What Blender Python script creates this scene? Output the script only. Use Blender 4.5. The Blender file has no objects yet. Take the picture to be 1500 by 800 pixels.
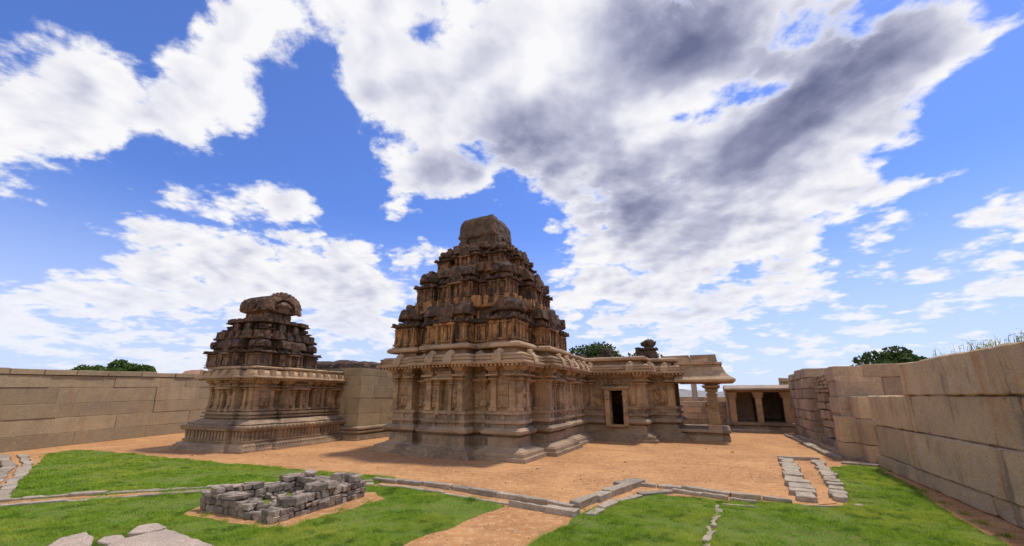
import bpy, bmesh, math, random
import numpy as np
from mathutils import Vector, Matrix, noise

C = bpy.context.scene.collection
R = math.radians
SC = bpy.context.scene

# ------------------------------------------------------------------ camera, world, sun, exposure
CF, CPX, CPY, HOR, EYE = 590.0, 750.0, 438.0, 580.0, 2.4      # photo geometry on the 1500 x 800 frame
PITCH = math.atan((HOR - CPY) / CF)
cd = bpy.data.cameras.new('camera')
cam = bpy.data.objects.new('camera', cd)
C.objects.link(cam)
cam.location = (0, 0, EYE)
cam.rotation_euler = (math.pi / 2 + PITCH, 0, 0)
cd.sensor_width = 36.0
cd.lens = 36.0 * CF / 1500.0
cd.shift_y = (CPY - 400.0) / 1500.0
cd.clip_end = 6000
SC.camera = cam
SUN_AZ, SUN_EL = 56.0, 66.0                                   # azimuth from +Y towards +X
sd = bpy.data.lights.new('sun', 'SUN')
sd.energy = 2.0
sd.angle = R(5.0)                                            # sun veiled by thin cloud: soft shadow edges
sd.color = (1.0, 0.93, 0.82)
sun = bpy.data.objects.new('sun', sd)
C.objects.link(sun)
sun.rotation_euler = (R(90 - SUN_EL), 0, R(180 - SUN_AZ))
SC.view_settings.view_transform = 'Standard'
SC.view_settings.look = 'None'
SC.view_settings.exposure = 0.75
SC.view_settings.gamma = 1.0
SC.view_settings.use_curve_mapping = False


def ray_dir(px, py):
    u = (px - CPX) / CF
    v = (CPY - py) / CF
    c, s = math.cos(PITCH), math.sin(PITCH)
    return Vector((u, c - v * s, s + v * c))


def ground_point(px, py, z=0.0):
    """Survey of the photograph: where the sight line through (px, py) meets the level z."""
    d = ray_dir(px, py)
    t = (z - EYE) / d.z
    return (d.x * t, d.y * t)


# ---- node helpers
class NT:
    def __init__(self, tree):
        self.t = tree
        self.n = tree.nodes
        self.l = tree.links

    def node(self, typ, **kw):
        n = self.n.new(typ)
        for k, v in kw.items():
            setattr(n, k, v)
        return n

    def put(self, sock, v):
        if hasattr(v, 'is_output'):
            self.l.new(v, sock)
        elif v is not None:
            sock.default_value = v

    def math(self, op, a=None, b=None, c=None, clamp=False):
        n = self.node('ShaderNodeMath', operation=op, use_clamp=clamp)
        for i, v in enumerate((a, b, c)):
            self.put(n.inputs[i], v)
        return n.outputs[0]

    def vmath(self, op, a=None, b=None, s=None):
        n = self.node('ShaderNodeVectorMath', operation=op)
        self.put(n.inputs[0], a)
        if b is not None:
            self.put(n.inputs[1], b)
        if s is not None:
            self.put(n.inputs['Scale'], s)
        return n.outputs['Value'] if op in ('DOT_PRODUCT', 'LENGTH', 'DISTANCE') else n.outputs['Vector']

    def ramp(self, v, a, b, lo=0.0, hi=1.0, smooth=True):
        n = self.node('ShaderNodeMapRange', interpolation_type='SMOOTHSTEP' if smooth else 'LINEAR')
        self.put(n.inputs['Value'], v)
        n.inputs['From Min'].default_value = a
        n.inputs['From Max'].default_value = b
        n.inputs['To Min'].default_value = lo
        n.inputs['To Max'].default_value = hi
        return n.outputs['Result']

    def noise(self, vec, scale, detail=4.0, rough=0.55, dist=0.0, lac=2.0):
        n = self.node('ShaderNodeTexNoise')
        self.put(n.inputs['Vector'], vec)
        n.inputs['Scale'].default_value = scale
        n.inputs['Detail'].default_value = detail
        n.inputs['Roughness'].default_value = rough
        n.inputs['Distortion'].default_value = dist
        n.inputs['Lacunarity'].default_value = lac
        return n.outputs['Fac']

    def mix(self, f, a, b, mode='MIX'):
        n = self.node('ShaderNodeMix', data_type='RGBA', blend_type=mode)
        self.put(n.inputs['Factor'], f)
        for s, v in ((n.inputs[6], a), (n.inputs[7], b)):
            self.put(s, tuple(v) + (1.0,) if isinstance(v, (tuple, list)) and len(v) == 3 else v)
        return n.outputs[2]


# ---- world: Nishita sky and a procedural cloud deck laid out by direction
world = bpy.data.worlds.new('World')
SC.world = world
world.use_nodes = True
w = NT(world.node_tree)
w.n.clear()

# cloud masses: photo direction (px, py), radius, weight;  vector entries are unseen, added fill-light clouds;  negative weights are gaps of blue
CLOUDS = [(60, 120, 150, .55), (200, 110, 110, .5), (320, 140, 85, .5), (120, 215, 90, .5), (400, 40, 90, .4), (300, 70, 70, .35), (480, 20, 90, .2), (350, 190, 60, .3), (180, 60, 80, .25), (530, 150, 60, .3), (620, 180, 70, .3), (20, 215, 70, .4), (250, 225, 60, .25),
          (480, 45, 90, .5), (600, 30, 90, .45), (390, 50, 60, .35), (600, 140, 90, .28), (560, 200, 70, .16), (540, 60, 70, .35), (560, 440, 60, .3), (470, 450, 70, .25), (850, 400, 60, .3), (1000, 470, 90, .25), (1150, 240, 60, .3), (1220, 320, 50, .3), (1290, 290, 40, .25),
          (800, 90, 120, .65), (720, 170, 90, .45), (810, 240, 150, .65), (640, 240, 90, .45), (580, 250, 60, .35), (700, 20, 90, .35),
          (1000, 40, 170, .8), (1200, 90, 180, .75), (1130, 180, 120, .6), (1010, 250, 130, .6), (900, 290, 100, .5),
          (1110, 250, 110, .5), (1330, 70, 130, .5), (1440, 60, 90, .4), (1300, 150, 70, .4), (900, 120, 120, .6),
          (415, 310, 60, .5), (340, 355, 80, .5), (250, 385, 90, .45), (480, 345, 70, .45), (400, 385, 110, .4), (190, 380, 50, .3),
          (610, 395, 80, .4), (530, 430, 90, .4), (500, 480, 110, .35), (150, 460, 150, .35), (30, 460, 110, .35), (250, 490, 130, .3),
          (950, 400, 110, .4), (1050, 350, 100, .45), (880, 440, 110, .4), (1160, 310, 90, .45), (1240, 290, 60, .3), (1060, 440, 140, .35),
          (1300, 255, 50, .3), (1380, 320, 70, .35), (1460, 300, 60, .35), (1310, 335, 45, .25), (1460, 215, 55, .3), (1490, 345, 50, .35),
          (1440, 430, 80, .35), (1300, 480, 130, .25), (1200, 410, 70, .2), (40, 385, 50, .22),
          (90, 320, 120, -.55), (300, 275, 90, -.55), (480, 250, 90, -.6), (440, 180, 60, -.5), (230, 25, 60, -.35), (1000, 152, 34, -.9), (1050, 146, 40, -1.2), (1100, 140, 38, -1.2), (1135, 126, 30, -.8), ((-.35, -1, .55), 0, .75, .9), ((.5, -1, .45), 0, .6, .7), ((-1, -.1, .6), 0, .5, .6),  # vector entries: unseen clouds added out of view to brighten camera-facing walls
          (1420, 160, 110, -.6), (1480, 130, 70, -.4), (1250, 215, 60, -.6), (400, 235, 70, -.4), (560, 310, 60, -.35), (660, 320, 60, -.45),
          (660, 80, 40, -.3), (780, 330, 70, -.45), (800, 370, 55, -.35), (60, 345, 70, -.3),
          (1360, 230, 70, -.4), (1260, 350, 60, -.25), (1190, 360, 40, -.2), (150, 10, 60, -.35), (60, 10, 60, -.2)]
GREYS = [(930, 45, 75, .36), (1010, 25, 90, .42), (1100, 35, 80, .38), (1020, 75, 60, .22), (1210, 90, 100, .34), (1160, 175, 85, .36), (1290, 50, 90, .26), (1230, 20, 80, .3),
         (760, 205, 65, .30), (840, 205, 75, .36), (710, 235, 60, .28), (650, 262, 50, .22), (770, 260, 60, .22), (920, 285, 65, .36), (1010, 255, 65, .32), (1085, 222, 60, .34),
         (870, 300, 50, .22), (1340, 110, 70, .2), (350, 385, 70, .14), (230, 400, 70, .14), (1050, 385, 90, .16), (930, 430, 90, .14), (520, 470, 90, .16), (100, 170, 90, .08),
         (600, 420, 60, .12), (1180, 75, 35, -.25), (940, 180, 45, -.2), (1050, 185, 45, -.2), (790, 120, 60, -.15)]


def angle_of(px, py, r):
    a = ray_dir(px, py).normalized()
    b = ray_dir(px, py + r).normalized()
    c_ = ray_dir(px + r, py).normalized()
    return 0.5 * (a.angle(b) + a.angle(c_))


def blobs(nt, vec, lst):
    tot = None
    for px, py, r, wt in lst:
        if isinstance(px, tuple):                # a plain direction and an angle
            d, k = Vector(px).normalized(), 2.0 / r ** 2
        else:
            d, k = ray_dir(px, py).normalized(), 2.0 / angle_of(px, py, r) ** 2
        dot = nt.vmath('DOT_PRODUCT', vec, tuple(d))
        e = nt.math('EXPONENT', nt.math('MULTIPLY_ADD', dot, k, -k))
        tot = nt.math('MULTIPLY', e, wt) if tot is None else nt.math('MULTIPLY_ADD', e, wt, tot)
    return tot


SUN_STEP = (0.045 * math.sin(R(SUN_AZ)), 0.045 * math.cos(R(SUN_AZ)), 0.0)
grp = bpy.data.node_groups.new('cloud_density', 'ShaderNodeTree')
grp.interface.new_socket('Vector', in_out='INPUT', socket_type='NodeSocketVector')
grp.interface.new_socket('Density', in_out='OUTPUT', socket_type='NodeSocketFloat')
grp.interface.new_socket('Fine', in_out='OUTPUT', socket_type='NodeSocketFloat')
g = NT(grp)
gi = g.node('NodeGroupInput')
go = g.node('NodeGroupOutput')
vec0 = gi.outputs[0]
sep = g.node('ShaderNodeSeparateXYZ')
g.l.new(vec0, sep.inputs[0])
zz = g.math('ADD', g.math('MAXIMUM', sep.outputs[2], 0.0), 0.22)
cmb = g.node('ShaderNodeCombineXYZ')
g.put(cmb.inputs[0], g.math('DIVIDE', sep.outputs[0], zz))
g.put(cmb.inputs[1], g.math('DIVIDE', sep.outputs[1], zz))
cmb.inputs[2].default_value = 0.37
q = cmb.outputs[0]
wn = g.node('ShaderNodeTexNoise')
g.put(wn.inputs['Vector'], q)
wn.inputs['Scale'].default_value = 2.6
wn.inputs['Detail'].default_value = 3
warp = g.vmath('SCALE', g.vmath('SUBTRACT', wn.outputs['Color'], (.5, .5, .5)), s=0.16)
dirw = g.vmath('NORMALIZE', g.vmath('ADD', vec0, warp))
big = g.noise(g.vmath('ADD', q, warp), 2.2, 2.0, 0.5)
qf = g.vmath('ADD', q, g.vmath('SCALE', warp, s=0.6))
fine = g.noise(qf, 4.0, 12.0, 0.66)
soft = g.noise(qf, 4.0, 4.5, 0.5)
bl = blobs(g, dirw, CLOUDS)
vor = g.node('ShaderNodeTexVoronoi', feature='F1')
g.put(vor.inputs['Vector'], qf)
vor.inputs['Scale'].default_value = 5.0
vor.inputs['Detail'].default_value = 3.0
vor.inputs['Roughness'].default_value = 0.55
puff = g.math('MULTIPLY_ADD', vor.outputs['Distance'], -0.95, 0.36)
d0 = g.math('ADD', puff, g.math('MULTIPLY_ADD', g.math('SUBTRACT', fine, 0.5), 2.9, 0.30))
d1 = g.math('MULTIPLY_ADD', g.math('SUBTRACT', big, 0.5), 0.9, d0)
lowc = g.math('MULTIPLY', g.ramp(sep.outputs[2], 0.10, 0.48, 1.0, 0.0), 0.06)
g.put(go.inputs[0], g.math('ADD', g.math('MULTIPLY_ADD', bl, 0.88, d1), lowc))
fine2 = g.noise(g.vmath('ADD', q, g.vmath('ADD', g.vmath('SCALE', warp, s=0.6), SUN_STEP)), 4.0, 4.5, 0.5)
g.put(go.inputs[1], g.math('SUBTRACT', soft, fine2))

geo = w.node('ShaderNodeNewGeometry')
tc = w.node('ShaderNodeTexCoord')
wdir = w.vmath('NORMALIZE', tc.outputs['Generated'])
g1 = w.node('ShaderNodeGroup', node_tree=grp)
w.put(g1.inputs[0], wdir)
sunv = Vector((math.sin(R(SUN_AZ)) * math.cos(R(SUN_EL)), math.cos(R(SUN_AZ)) * math.cos(R(SUN_EL)), math.sin(R(SUN_EL))))
dens = g1.outputs[0]
alpha = w.ramp(dens, -0.01, 0.48)
thick = w.ramp(dens, 0.35, 1.5)
lit = g1.outputs[1]
sepw = w.node('ShaderNodeSeparateXYZ')
w.l.new(wdir, sepw.inputs[0])
grey = w.math('MULTIPLY', blobs(w, w.vmath('NORMALIZE', w.vmath('ADD', wdir, w.vmath('SCALE', w.vmath('SUBTRACT', w.noise(wdir, 4.0, 3), (.5, .5, .5)), s=0.12))), GREYS), 1.0)
body = w.math('MULTIPLY', grey, w.math('MULTIPLY_ADD', w.ramp(dens, 0.2, 1.5), 0.55, 0.55))
shade = w.math('ADD', w.math('MULTIPLY_ADD', thick, 0.14, w.math('MULTIPLY_ADD', lit, -1.7, 0.04)), body)
shade = w.math('MULTIPLY', shade, w.math('MULTIPLY', w.ramp(dens, 0.05, 0.6), w.ramp(sepw.outputs[2], 0.05, 0.38, 0.45, 1.0)), clamp=True)
cl_n = w.node('ShaderNodeValToRGB')
cr = cl_n.color_ramp
cr.elements[0].position = 0.0
cr.elements[0].color = (0.96, 0.965, 1.0, 1)
cr.elements[1].position = 1.0
cr.elements[1].color = (0.15, 0.17, 0.30, 1)
for pos_, col_ in ((0.16, (0.82, 0.835, 0.92, 1)), (0.40, (0.53, 0.55, 0.70, 1)), (0.70, (0.29, 0.31, 0.46, 1))):
    e = cr.elements.new(pos_)
    e.color = col_
w.put(cl_n.inputs[0], shade)
sky = w.node('ShaderNodeTexSky', sky_type='NISHITA')
sky.sun_disc = False
sky.sun_elevation = R(SUN_EL)
sky.sun_rotation = R(SUN_AZ)
sky.altitude = 400
sky.air_density = 1.0
sky.dust_density = 0.6
sky.ozone_density = 2.5
SKY_STRENGTH = 0.15
tint = w.mix(1.0, sky.outputs['Color'], (0.37, 0.47, 0.76), 'MULTIPLY')
hz = w.ramp(sepw.outputs[2], 0.0, 0.42, 1.0, 0.0)
hzc = w.mix(w.math('MULTIPLY', hz, 0.75), tint, (2.75, 3.05, 3.9))
clc = w.mix(1.0, cl_n.outputs[0], (3.95, 3.9, 3.85), 'MULTIPLY')
lowfade = w.ramp(sepw.outputs[2], 0.0, 0.25, 0.65, 1.0)
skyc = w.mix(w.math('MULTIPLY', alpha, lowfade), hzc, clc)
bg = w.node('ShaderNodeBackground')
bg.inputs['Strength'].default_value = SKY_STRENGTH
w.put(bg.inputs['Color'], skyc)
wo = w.node('ShaderNodeOutputWorld')
w.l.new(bg.outputs[0], wo.inputs[0])

# ------------------------------------------------------------------ materials
def material(name):
    m = bpy.data.materials.new(name)
    m.use_nodes = True
    nt = NT(m.node_tree)
    nt.n.clear()
    out = nt.node('ShaderNodeOutputMaterial')
    b = nt.node('ShaderNodeBsdfPrincipled')
    nt.l.new(b.outputs[0], out.inputs[0])
    b.inputs['Roughness'].default_value = 0.9
    b.inputs['Specular IOR Level'].default_value = 0.2
    return m, nt, b


def bump(nt, b, h, strength=0.5, dist=0.02):
    n = nt.node('ShaderNodeBump')
    n.inputs['Strength'].default_value = strength
    n.inputs['Distance'].default_value = dist
    nt.put(n.inputs['Height'], h)
    nt.l.new(n.outputs[0], b.inputs['Normal'])


def position(nt, scale=(1, 1, 1), rot=0.0):
    gn = nt.node('ShaderNodeNewGeometry')
    if scale == (1, 1, 1) and rot == 0:
        return gn.outputs['Position'], gn
    mp = nt.node('ShaderNodeMapping')
    mp.inputs['Scale'].default_value = scale
    mp.inputs['Rotation'].default_value = (0, 0, rot)
    nt.l.new(gn.outputs['Position'], mp.inputs[0])
    return mp.outputs[0], gn


def stone(name, c1, c2, c3, dark, dark_amt=0.45, orange=(0.34, 0.17, 0.07), orange_amt=0.35, streak=0.6, speck=0.35, bump_s=0.5, lichen_up=0.0,
          patch=1.2, island=0.0, bump_d=0.03, bands=0.0, cells=0.0, streak_scale=(3.2, 3.2, 0.28)):
    m, nt, b = material(name)
    p, gn = position(nt)
    big_ = nt.noise(p, patch, 5, 0.6, 0.4)
    col = nt.mix(nt.ramp(big_, 0.36, 0.64), c1, c2)
    if cells:
        pc, _ = position(nt, (0.75, 0.75, 1.9))
        vc_ = nt.node('ShaderNodeTexVoronoi', distance='CHEBYCHEV')
        nt.put(vc_.inputs['Vector'], pc)
        vc_.inputs['Scale'].default_value = 1.0
        sc_ = nt.node('ShaderNodeSeparateColor')
        nt.l.new(vc_.outputs['Color'], sc_.inputs[0])
        col = nt.mix(1.0, col, nt.mix(sc_.outputs[0], (1 - cells, 1 - cells, 1 - cells), (1 + cells, 1 + cells * .95, 1 + cells * .9)), 'MULTIPLY')
    mid = nt.noise(p, 4.5, 6, 0.65)
    col = nt.mix(nt.math('MULTIPLY', nt.ramp(mid, 0.48, 0.68), 0.7), col, c3)
    if island:
        rnd = gn.outputs['Random Per Island']
        col = nt.mix(1.0, col, nt.mix(rnd, (1 - island, 1 - island, 1 - island), (1 + island, 1 + island * .95, 1 + island * .85)), 'MULTIPLY')
    ps, _ = position(nt, streak_scale)
    st = nt.noise(ps, 1.0, 5, 0.6, 0.3)
    col = nt.mix(nt.math('MULTIPLY', nt.ramp(st, 0.52, 0.72), orange_amt), col, orange)
    ps2, _ = position(nt, (2.1, 2.1, 0.5))
    st2 = nt.noise(nt.vmath('ADD', ps2, (7.3, 1.1, 4.0)), 1.1, 7, 0.7, 0.6)
    f = nt.math('MULTIPLY', nt.ramp(st2, 0.72 - 0.26 * streak, 0.86 - 0.22 * streak), dark_amt)
    if lichen_up:
        sn = nt.node('ShaderNodeSeparateXYZ')
        nt.l.new(gn.outputs['Normal'], sn.inputs[0])
        up = nt.math('MULTIPLY', nt.ramp(sn.outputs[2], 0.15, 0.75), nt.ramp(nt.noise(p, 3.1, 5, 0.6), 0.35, 0.6))
        f = nt.math('MAXIMUM', f, nt.math('MULTIPLY', up, lichen_up))
    if not bands:
        col = nt.mix(f, col, dark)
    if bands:
        pb_, _ = position(nt, (0.55, 0.55, 1.7))
        bd = nt.ramp(nt.noise(pb_, 1.3, 8, 0.75, 0.4), 0.46, 0.72)
        f = nt.math('MAXIMUM', f, nt.math('MULTIPLY', bd, bands))
        col = nt.mix(nt.math('MULTIPLY', nt.ramp(nt.noise(p, 2.6, 7, 0.75), 0.60, 0.74), 0.6), col, (0.42, 0.33, 0.24))
        col = nt.mix(f, col, dark)
    fine_ = nt.noise(p, 38.0, 3, 0.7)
    col = nt.mix(1.0, col, nt.mix(nt.ramp(fine_, 0.3, 0.7), (1 - speck, 1 - speck, 1 - speck), (1 + speck, 1 + speck, 1 + speck)), 'MULTIPLY')
    nt.put(b.inputs['Base Color'], col)
    h = nt.math('ADD', nt.math('MULTIPLY', nt.noise(p, 9.0, 8, 0.65), 1.0), nt.math('MULTIPLY', fine_, 0.35))
    bump(nt, b, h, bump_s, bump_d)
    return m


M = {}
M['temple'] = stone('temple_granite', (0.38, 0.25, 0.14), (0.29, 0.19, 0.115), (0.45, 0.32, 0.19), (0.075, 0.06, 0.05), 0.7, (0.42, 0.22, 0.10), 0.35, 0.45, 0.22, cells=0.28)
M['plinth'] = stone('plinth_granite', (0.34, 0.24, 0.155), (0.26, 0.19, 0.13), (0.40, 0.295, 0.20), (0.11, 0.095, 0.085), 0.5, (0.40, 0.23, 0.11), 0.3, 0.45, 0.22, cells=0.28)
M['cornice'] = stone('cornice_granite', (0.42, 0.285, 0.17), (0.34, 0.23, 0.14), (0.48, 0.35, 0.225), (0.085, 0.07, 0.058), 0.8, (0.42, 0.22, 0.10), 0.25, 0.5, 0.25, cells=0.28)
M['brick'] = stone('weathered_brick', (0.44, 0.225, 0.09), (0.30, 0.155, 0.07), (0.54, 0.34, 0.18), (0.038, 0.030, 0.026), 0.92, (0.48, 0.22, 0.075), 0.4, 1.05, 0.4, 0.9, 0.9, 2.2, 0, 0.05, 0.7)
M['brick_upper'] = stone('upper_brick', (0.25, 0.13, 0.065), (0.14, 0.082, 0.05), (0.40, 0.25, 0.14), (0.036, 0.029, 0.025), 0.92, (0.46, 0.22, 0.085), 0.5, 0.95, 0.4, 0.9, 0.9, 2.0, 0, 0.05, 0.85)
M['brick_shrine'] = stone('shrine_brick', (0.25, 0.15, 0.088), (0.15, 0.098, 0.063), (0.37, 0.24, 0.155), (0.036, 0.030, 0.027), 0.8, (0.40, 0.19, 0.10), 0.4, 0.75, 0.4, 0.8, 0.8, 2.4, 0, 0.05, 0.6)
M['brick_dark'] = stone('blackened_brick', (0.125, 0.076, 0.05), (0.06, 0.045, 0.036), (0.27, 0.16, 0.09), (0.034, 0.024, 0.022), 0.85, (0.2, 0.10, 0.05), 0.4, 0.8, 0.4, 0.9, 0.7, 1.8, 0, 0.05)
M['brick_cap'] = stone('cap_brick', (0.115, 0.08, 0.055), (0.075, 0.056, 0.042), (0.17, 0.115, 0.075), (0.04, 0.035, 0.03), 0.7, (0.28, 0.14, 0.07), 0.45, 0.6, 0.4, 0.7, 0.3, 1.8, 0, 0.05)
M['wall'] = stone('wall_granite', (0.58, 0.41, 0.245), (0.47, 0.345, 0.22), (0.60, 0.41, 0.21), (0.12, 0.095, 0.08), 0.6, (0.50, 0.24, 0.085), 0.85, 0.75, 0.2, 1.0, 0.25, 0.9, 0.16, 0.05, streak_scale=(1.3, 1.3, 0.2))
M['wall_far'] = stone('far_wall_granite', (0.36, 0.275, 0.165), (0.30, 0.235, 0.15), (0.40, 0.30, 0.165), (0.13, 0.105, 0.085), 0.4, (0.36, 0.19, 0.085), 0.5, 0.55, 0.3, 0.6, 0, 0.8, 0.15, 0.025)
M['rubble'] = stone('rubble_granite', (0.42, 0.30, 0.20), (0.33, 0.245, 0.175), (0.47, 0.34, 0.225), (0.075, 0.065, 0.06), 0.5, (0.32, 0.18, 0.09), 0.4, 0.5, 0.3, 0.7, 0, 1.5, 0.25, 0.03)
M['basin'] = stone('grey_fieldstone', (0.28, 0.225, 0.175), (0.20, 0.165, 0.135), (0.38, 0.30, 0.225), (0.06, 0.055, 0.052), 0.5, (0.33, 0.19, 0.10), 0.35, 0.45, 0.35, 0.8, 0, 2.5, 0.38, 0.03)
M['kerb'] = stone('kerb_granite', (0.36, 0.295, 0.22), (0.27, 0.225, 0.17), (0.44, 0.36, 0.27), (0.15, 0.13, 0.115), 0.5, (0.40, 0.26, 0.16), 0.3, 0.4, 0.3, 0.7, 0, 1.7, 0.2, 0.02)
M['slab'] = stone('pinkish_slab', (0.43, 0.33, 0.25), (0.35, 0.275, 0.215), (0.49, 0.385, 0.295), (0.2, 0.165, 0.145), 0.4, (0.42, 0.28, 0.19), 0.2, 0.3, 0.35, 0.6, 0, 1.3, 0.1, 0.015)
M['boulder'] = stone('red_boulder', (0.36, 0.20, 0.14), (0.28, 0.15, 0.11), (0.42, 0.27, 0.2), (0.08, 0.06, 0.055), 0.5, (0.42, 0.2, 0.12), 0.4, 0.5, 0.25, 0.8, 0, 0.3)
M['hill'] = stone('rocky_hillside', (0.30, 0.28, 0.28), (0.20, 0.20, 0.20), (0.42, 0.38, 0.36), (0.05, 0.07, 0.035), 0.9, (0.33, 0.25, 0.2), 0.3, 0.9, 0.2, 1.0, 0.0, 0.05)


def make_sand():
    m, nt, b = material('orange_sand')
    p, gn = position(nt)
    col = nt.mix(nt.ramp(nt.noise(p, 0.35, 5, 0.6, 0.5), 0.38, 0.60), (0.57, 0.295, 0.118), (0.44, 0.215, 0.085))
    pr, _ = position(nt, (0.7, 1.5, 1), R(20))
    col = nt.mix(nt.math('MULTIPLY', nt.ramp(nt.noise(pr, 1.5, 8, 0.75, 0.25), 0.46, 0.66), 0.6), col, (0.31, 0.155, 0.07))
    col = nt.mix(nt.math('MULTIPLY', nt.ramp(nt.noise(p, 6.0, 6, 0.75), 0.48, 0.64), 0.75), col, (0.66, 0.40, 0.21))
    col = nt.mix(nt.math('MULTIPLY', nt.ramp(nt.noise(nt.vmath('ADD', p, (9.1, 3.3, 0)), 3.1, 8, 0.8), 0.52, 0.66), 0.6), col, (0.33, 0.165, 0.075))
    fine_ = nt.noise(p, 30.0, 4, 0.75)
    col = nt.mix(1.0, col, nt.mix(nt.ramp(fine_, 0.3, 0.7), (.68, .66, .64), (1.22, 1.22, 1.22)), 'MULTIPLY')
    nt.put(b.inputs['Base Color'], col)
    h = nt.math('ADD', nt.noise(p, 4.0, 8, 0.7), nt.math('MULTIPLY', fine_, 0.25))
    bump(nt, b, h, 0.8, 0.05)
    return m


M['sand'] = make_sand()


def make_lawn():
    m, nt, b = material('lawn_soil')
    p, gn = position(nt)
    col = nt.mix(nt.ramp(nt.noise(p, 0.8, 5, 0.6), 0.35, 0.65), (0.11, 0.17, 0.02), (0.16, 0.21, 0.03))
    col = nt.mix(nt.math('MULTIPLY', nt.ramp(nt.noise(p, 7.0, 5, 0.7), 0.50, 0.66), 0.8), col, (0.20, 0.14, 0.055))
    nt.put(b.inputs['Base Color'], col)
    bump(nt, b, nt.noise(p, 25.0, 5, 0.7), 0.8, 0.04)
    return m


M['lawn'] = make_lawn()


def leafy(name, c1, c2, c3, transl=0.35, patch=0.6):
    m, nt, b = material(name)
    p, gn = position(nt)
    rnd = gn.outputs['Random Per Island']
    col = nt.mix(rnd, c1, c2)
    col = nt.mix(nt.ramp(nt.noise(p, patch, 4, 0.6), 0.42, 0.68), col, c3)
    nt.put(b.inputs['Base Color'], col)
    b.inputs['Roughness'].default_value = 0.6
    tr = nt.node('ShaderNodeBsdfTranslucent')
    nt.put(tr.inputs['Color'], nt.mix(1.0, col, (1.2, 1.25, 0.6), 'MULTIPLY'))
    mx = nt.node('ShaderNodeMixShader')
    mx.inputs[0].default_value = transl
    nt.l.new(b.outputs[0], mx.inputs[1])
    nt.l.new(tr.outputs[0], mx.inputs[2])
    out = [n for n in nt.n if n.type == 'OUTPUT_MATERIAL'][0]
    nt.l.new(mx.outputs[0], out.inputs[0])
    return m




def make_grass_mat():
    m, nt, b = material('grass_blade')
    p, gn = position(nt)
    rnd = gn.outputs['Random Per Island']
    col = nt.mix(rnd, (0.115, 0.225, 0.015), (0.37, 0.50, 0.05))
    col = nt.mix(nt.math('MULTIPLY', nt.ramp(nt.noise(p, 0.45, 7, 0.7), 0.44, 0.66), 0.85), col, (0.46, 0.48, 0.08))
    col = nt.mix(nt.math('MULTIPLY', nt.ramp(nt.noise(p, 2.4, 6, 0.7), 0.50, 0.62), 0.8), col, (0.085, 0.175, 0.013))
    col = nt.mix(nt.math('MULTIPLY', nt.ramp(rnd, 0.955, 0.97), 0.8), col, (0.42, 0.40, 0.16))
    nt.put(b.inputs['Base Color'], col)
    b.inputs['Roughness'].default_value = 0.6
    tr = nt.node('ShaderNodeBsdfTranslucent')
    nt.put(tr.inputs['Color'], nt.mix(1.0, col, (1.15, 1.2, 0.6), 'MULTIPLY'))
    mx = nt.node('ShaderNodeMixShader')
    mx.inputs[0].default_value = 0.4
    nt.l.new(b.outputs[0], mx.inputs[1])
    nt.l.new(tr.outputs[0], mx.inputs[2])
    out = [n for n in nt.n if n.type == 'OUTPUT_MATERIAL'][0]
    nt.l.new(mx.outputs[0], out.inputs[0])
    return m


M['grass'] = make_grass_mat()
M['leaf'] = leafy('tree_leaf', (0.035, 0.07, 0.018), (0.065, 0.105, 0.028), (0.075, 0.095, 0.03), 0.25, 0.5)
M['leaf_bright'] = leafy('bright_leaf', (0.05, 0.105, 0.018), (0.085, 0.15, 0.03), (0.09, 0.13, 0.03), 0.3, 0.5)
M['weed'] = leafy('dry_weed', (0.15, 0.21, 0.035), (0.26, 0.25, 0.06), (0.13, 0.18, 0.03), 0.35, 1.5)
m_, nt_, b_ = material('bark')
p_, _ = position(nt_, (1, 1, 0.3))
nt_.put(b_.inputs['Base Color'], nt_.mix(nt_.noise(p_, 8, 5), (0.06, 0.045, 0.03), (0.15, 0.11, 0.08)))
M['bark'] = m_


# ------------------------------------------------------------------ object helpers
def tag(o, label=None, cat=None, group=None, kind=None):
    for k, v in (('label', label), ('category', cat), ('group', group), ('kind', kind)):
        if v:
            o[k] = v
    return o


def empty(name, loc=(0, 0, 0), rz=0.0):
    o = bpy.data.objects.new(name, None)
    C.objects.link(o)
    o.location = loc
    o.rotation_euler = (0, 0, rz)
    o.empty_display_size = 0.3
    return o


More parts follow.
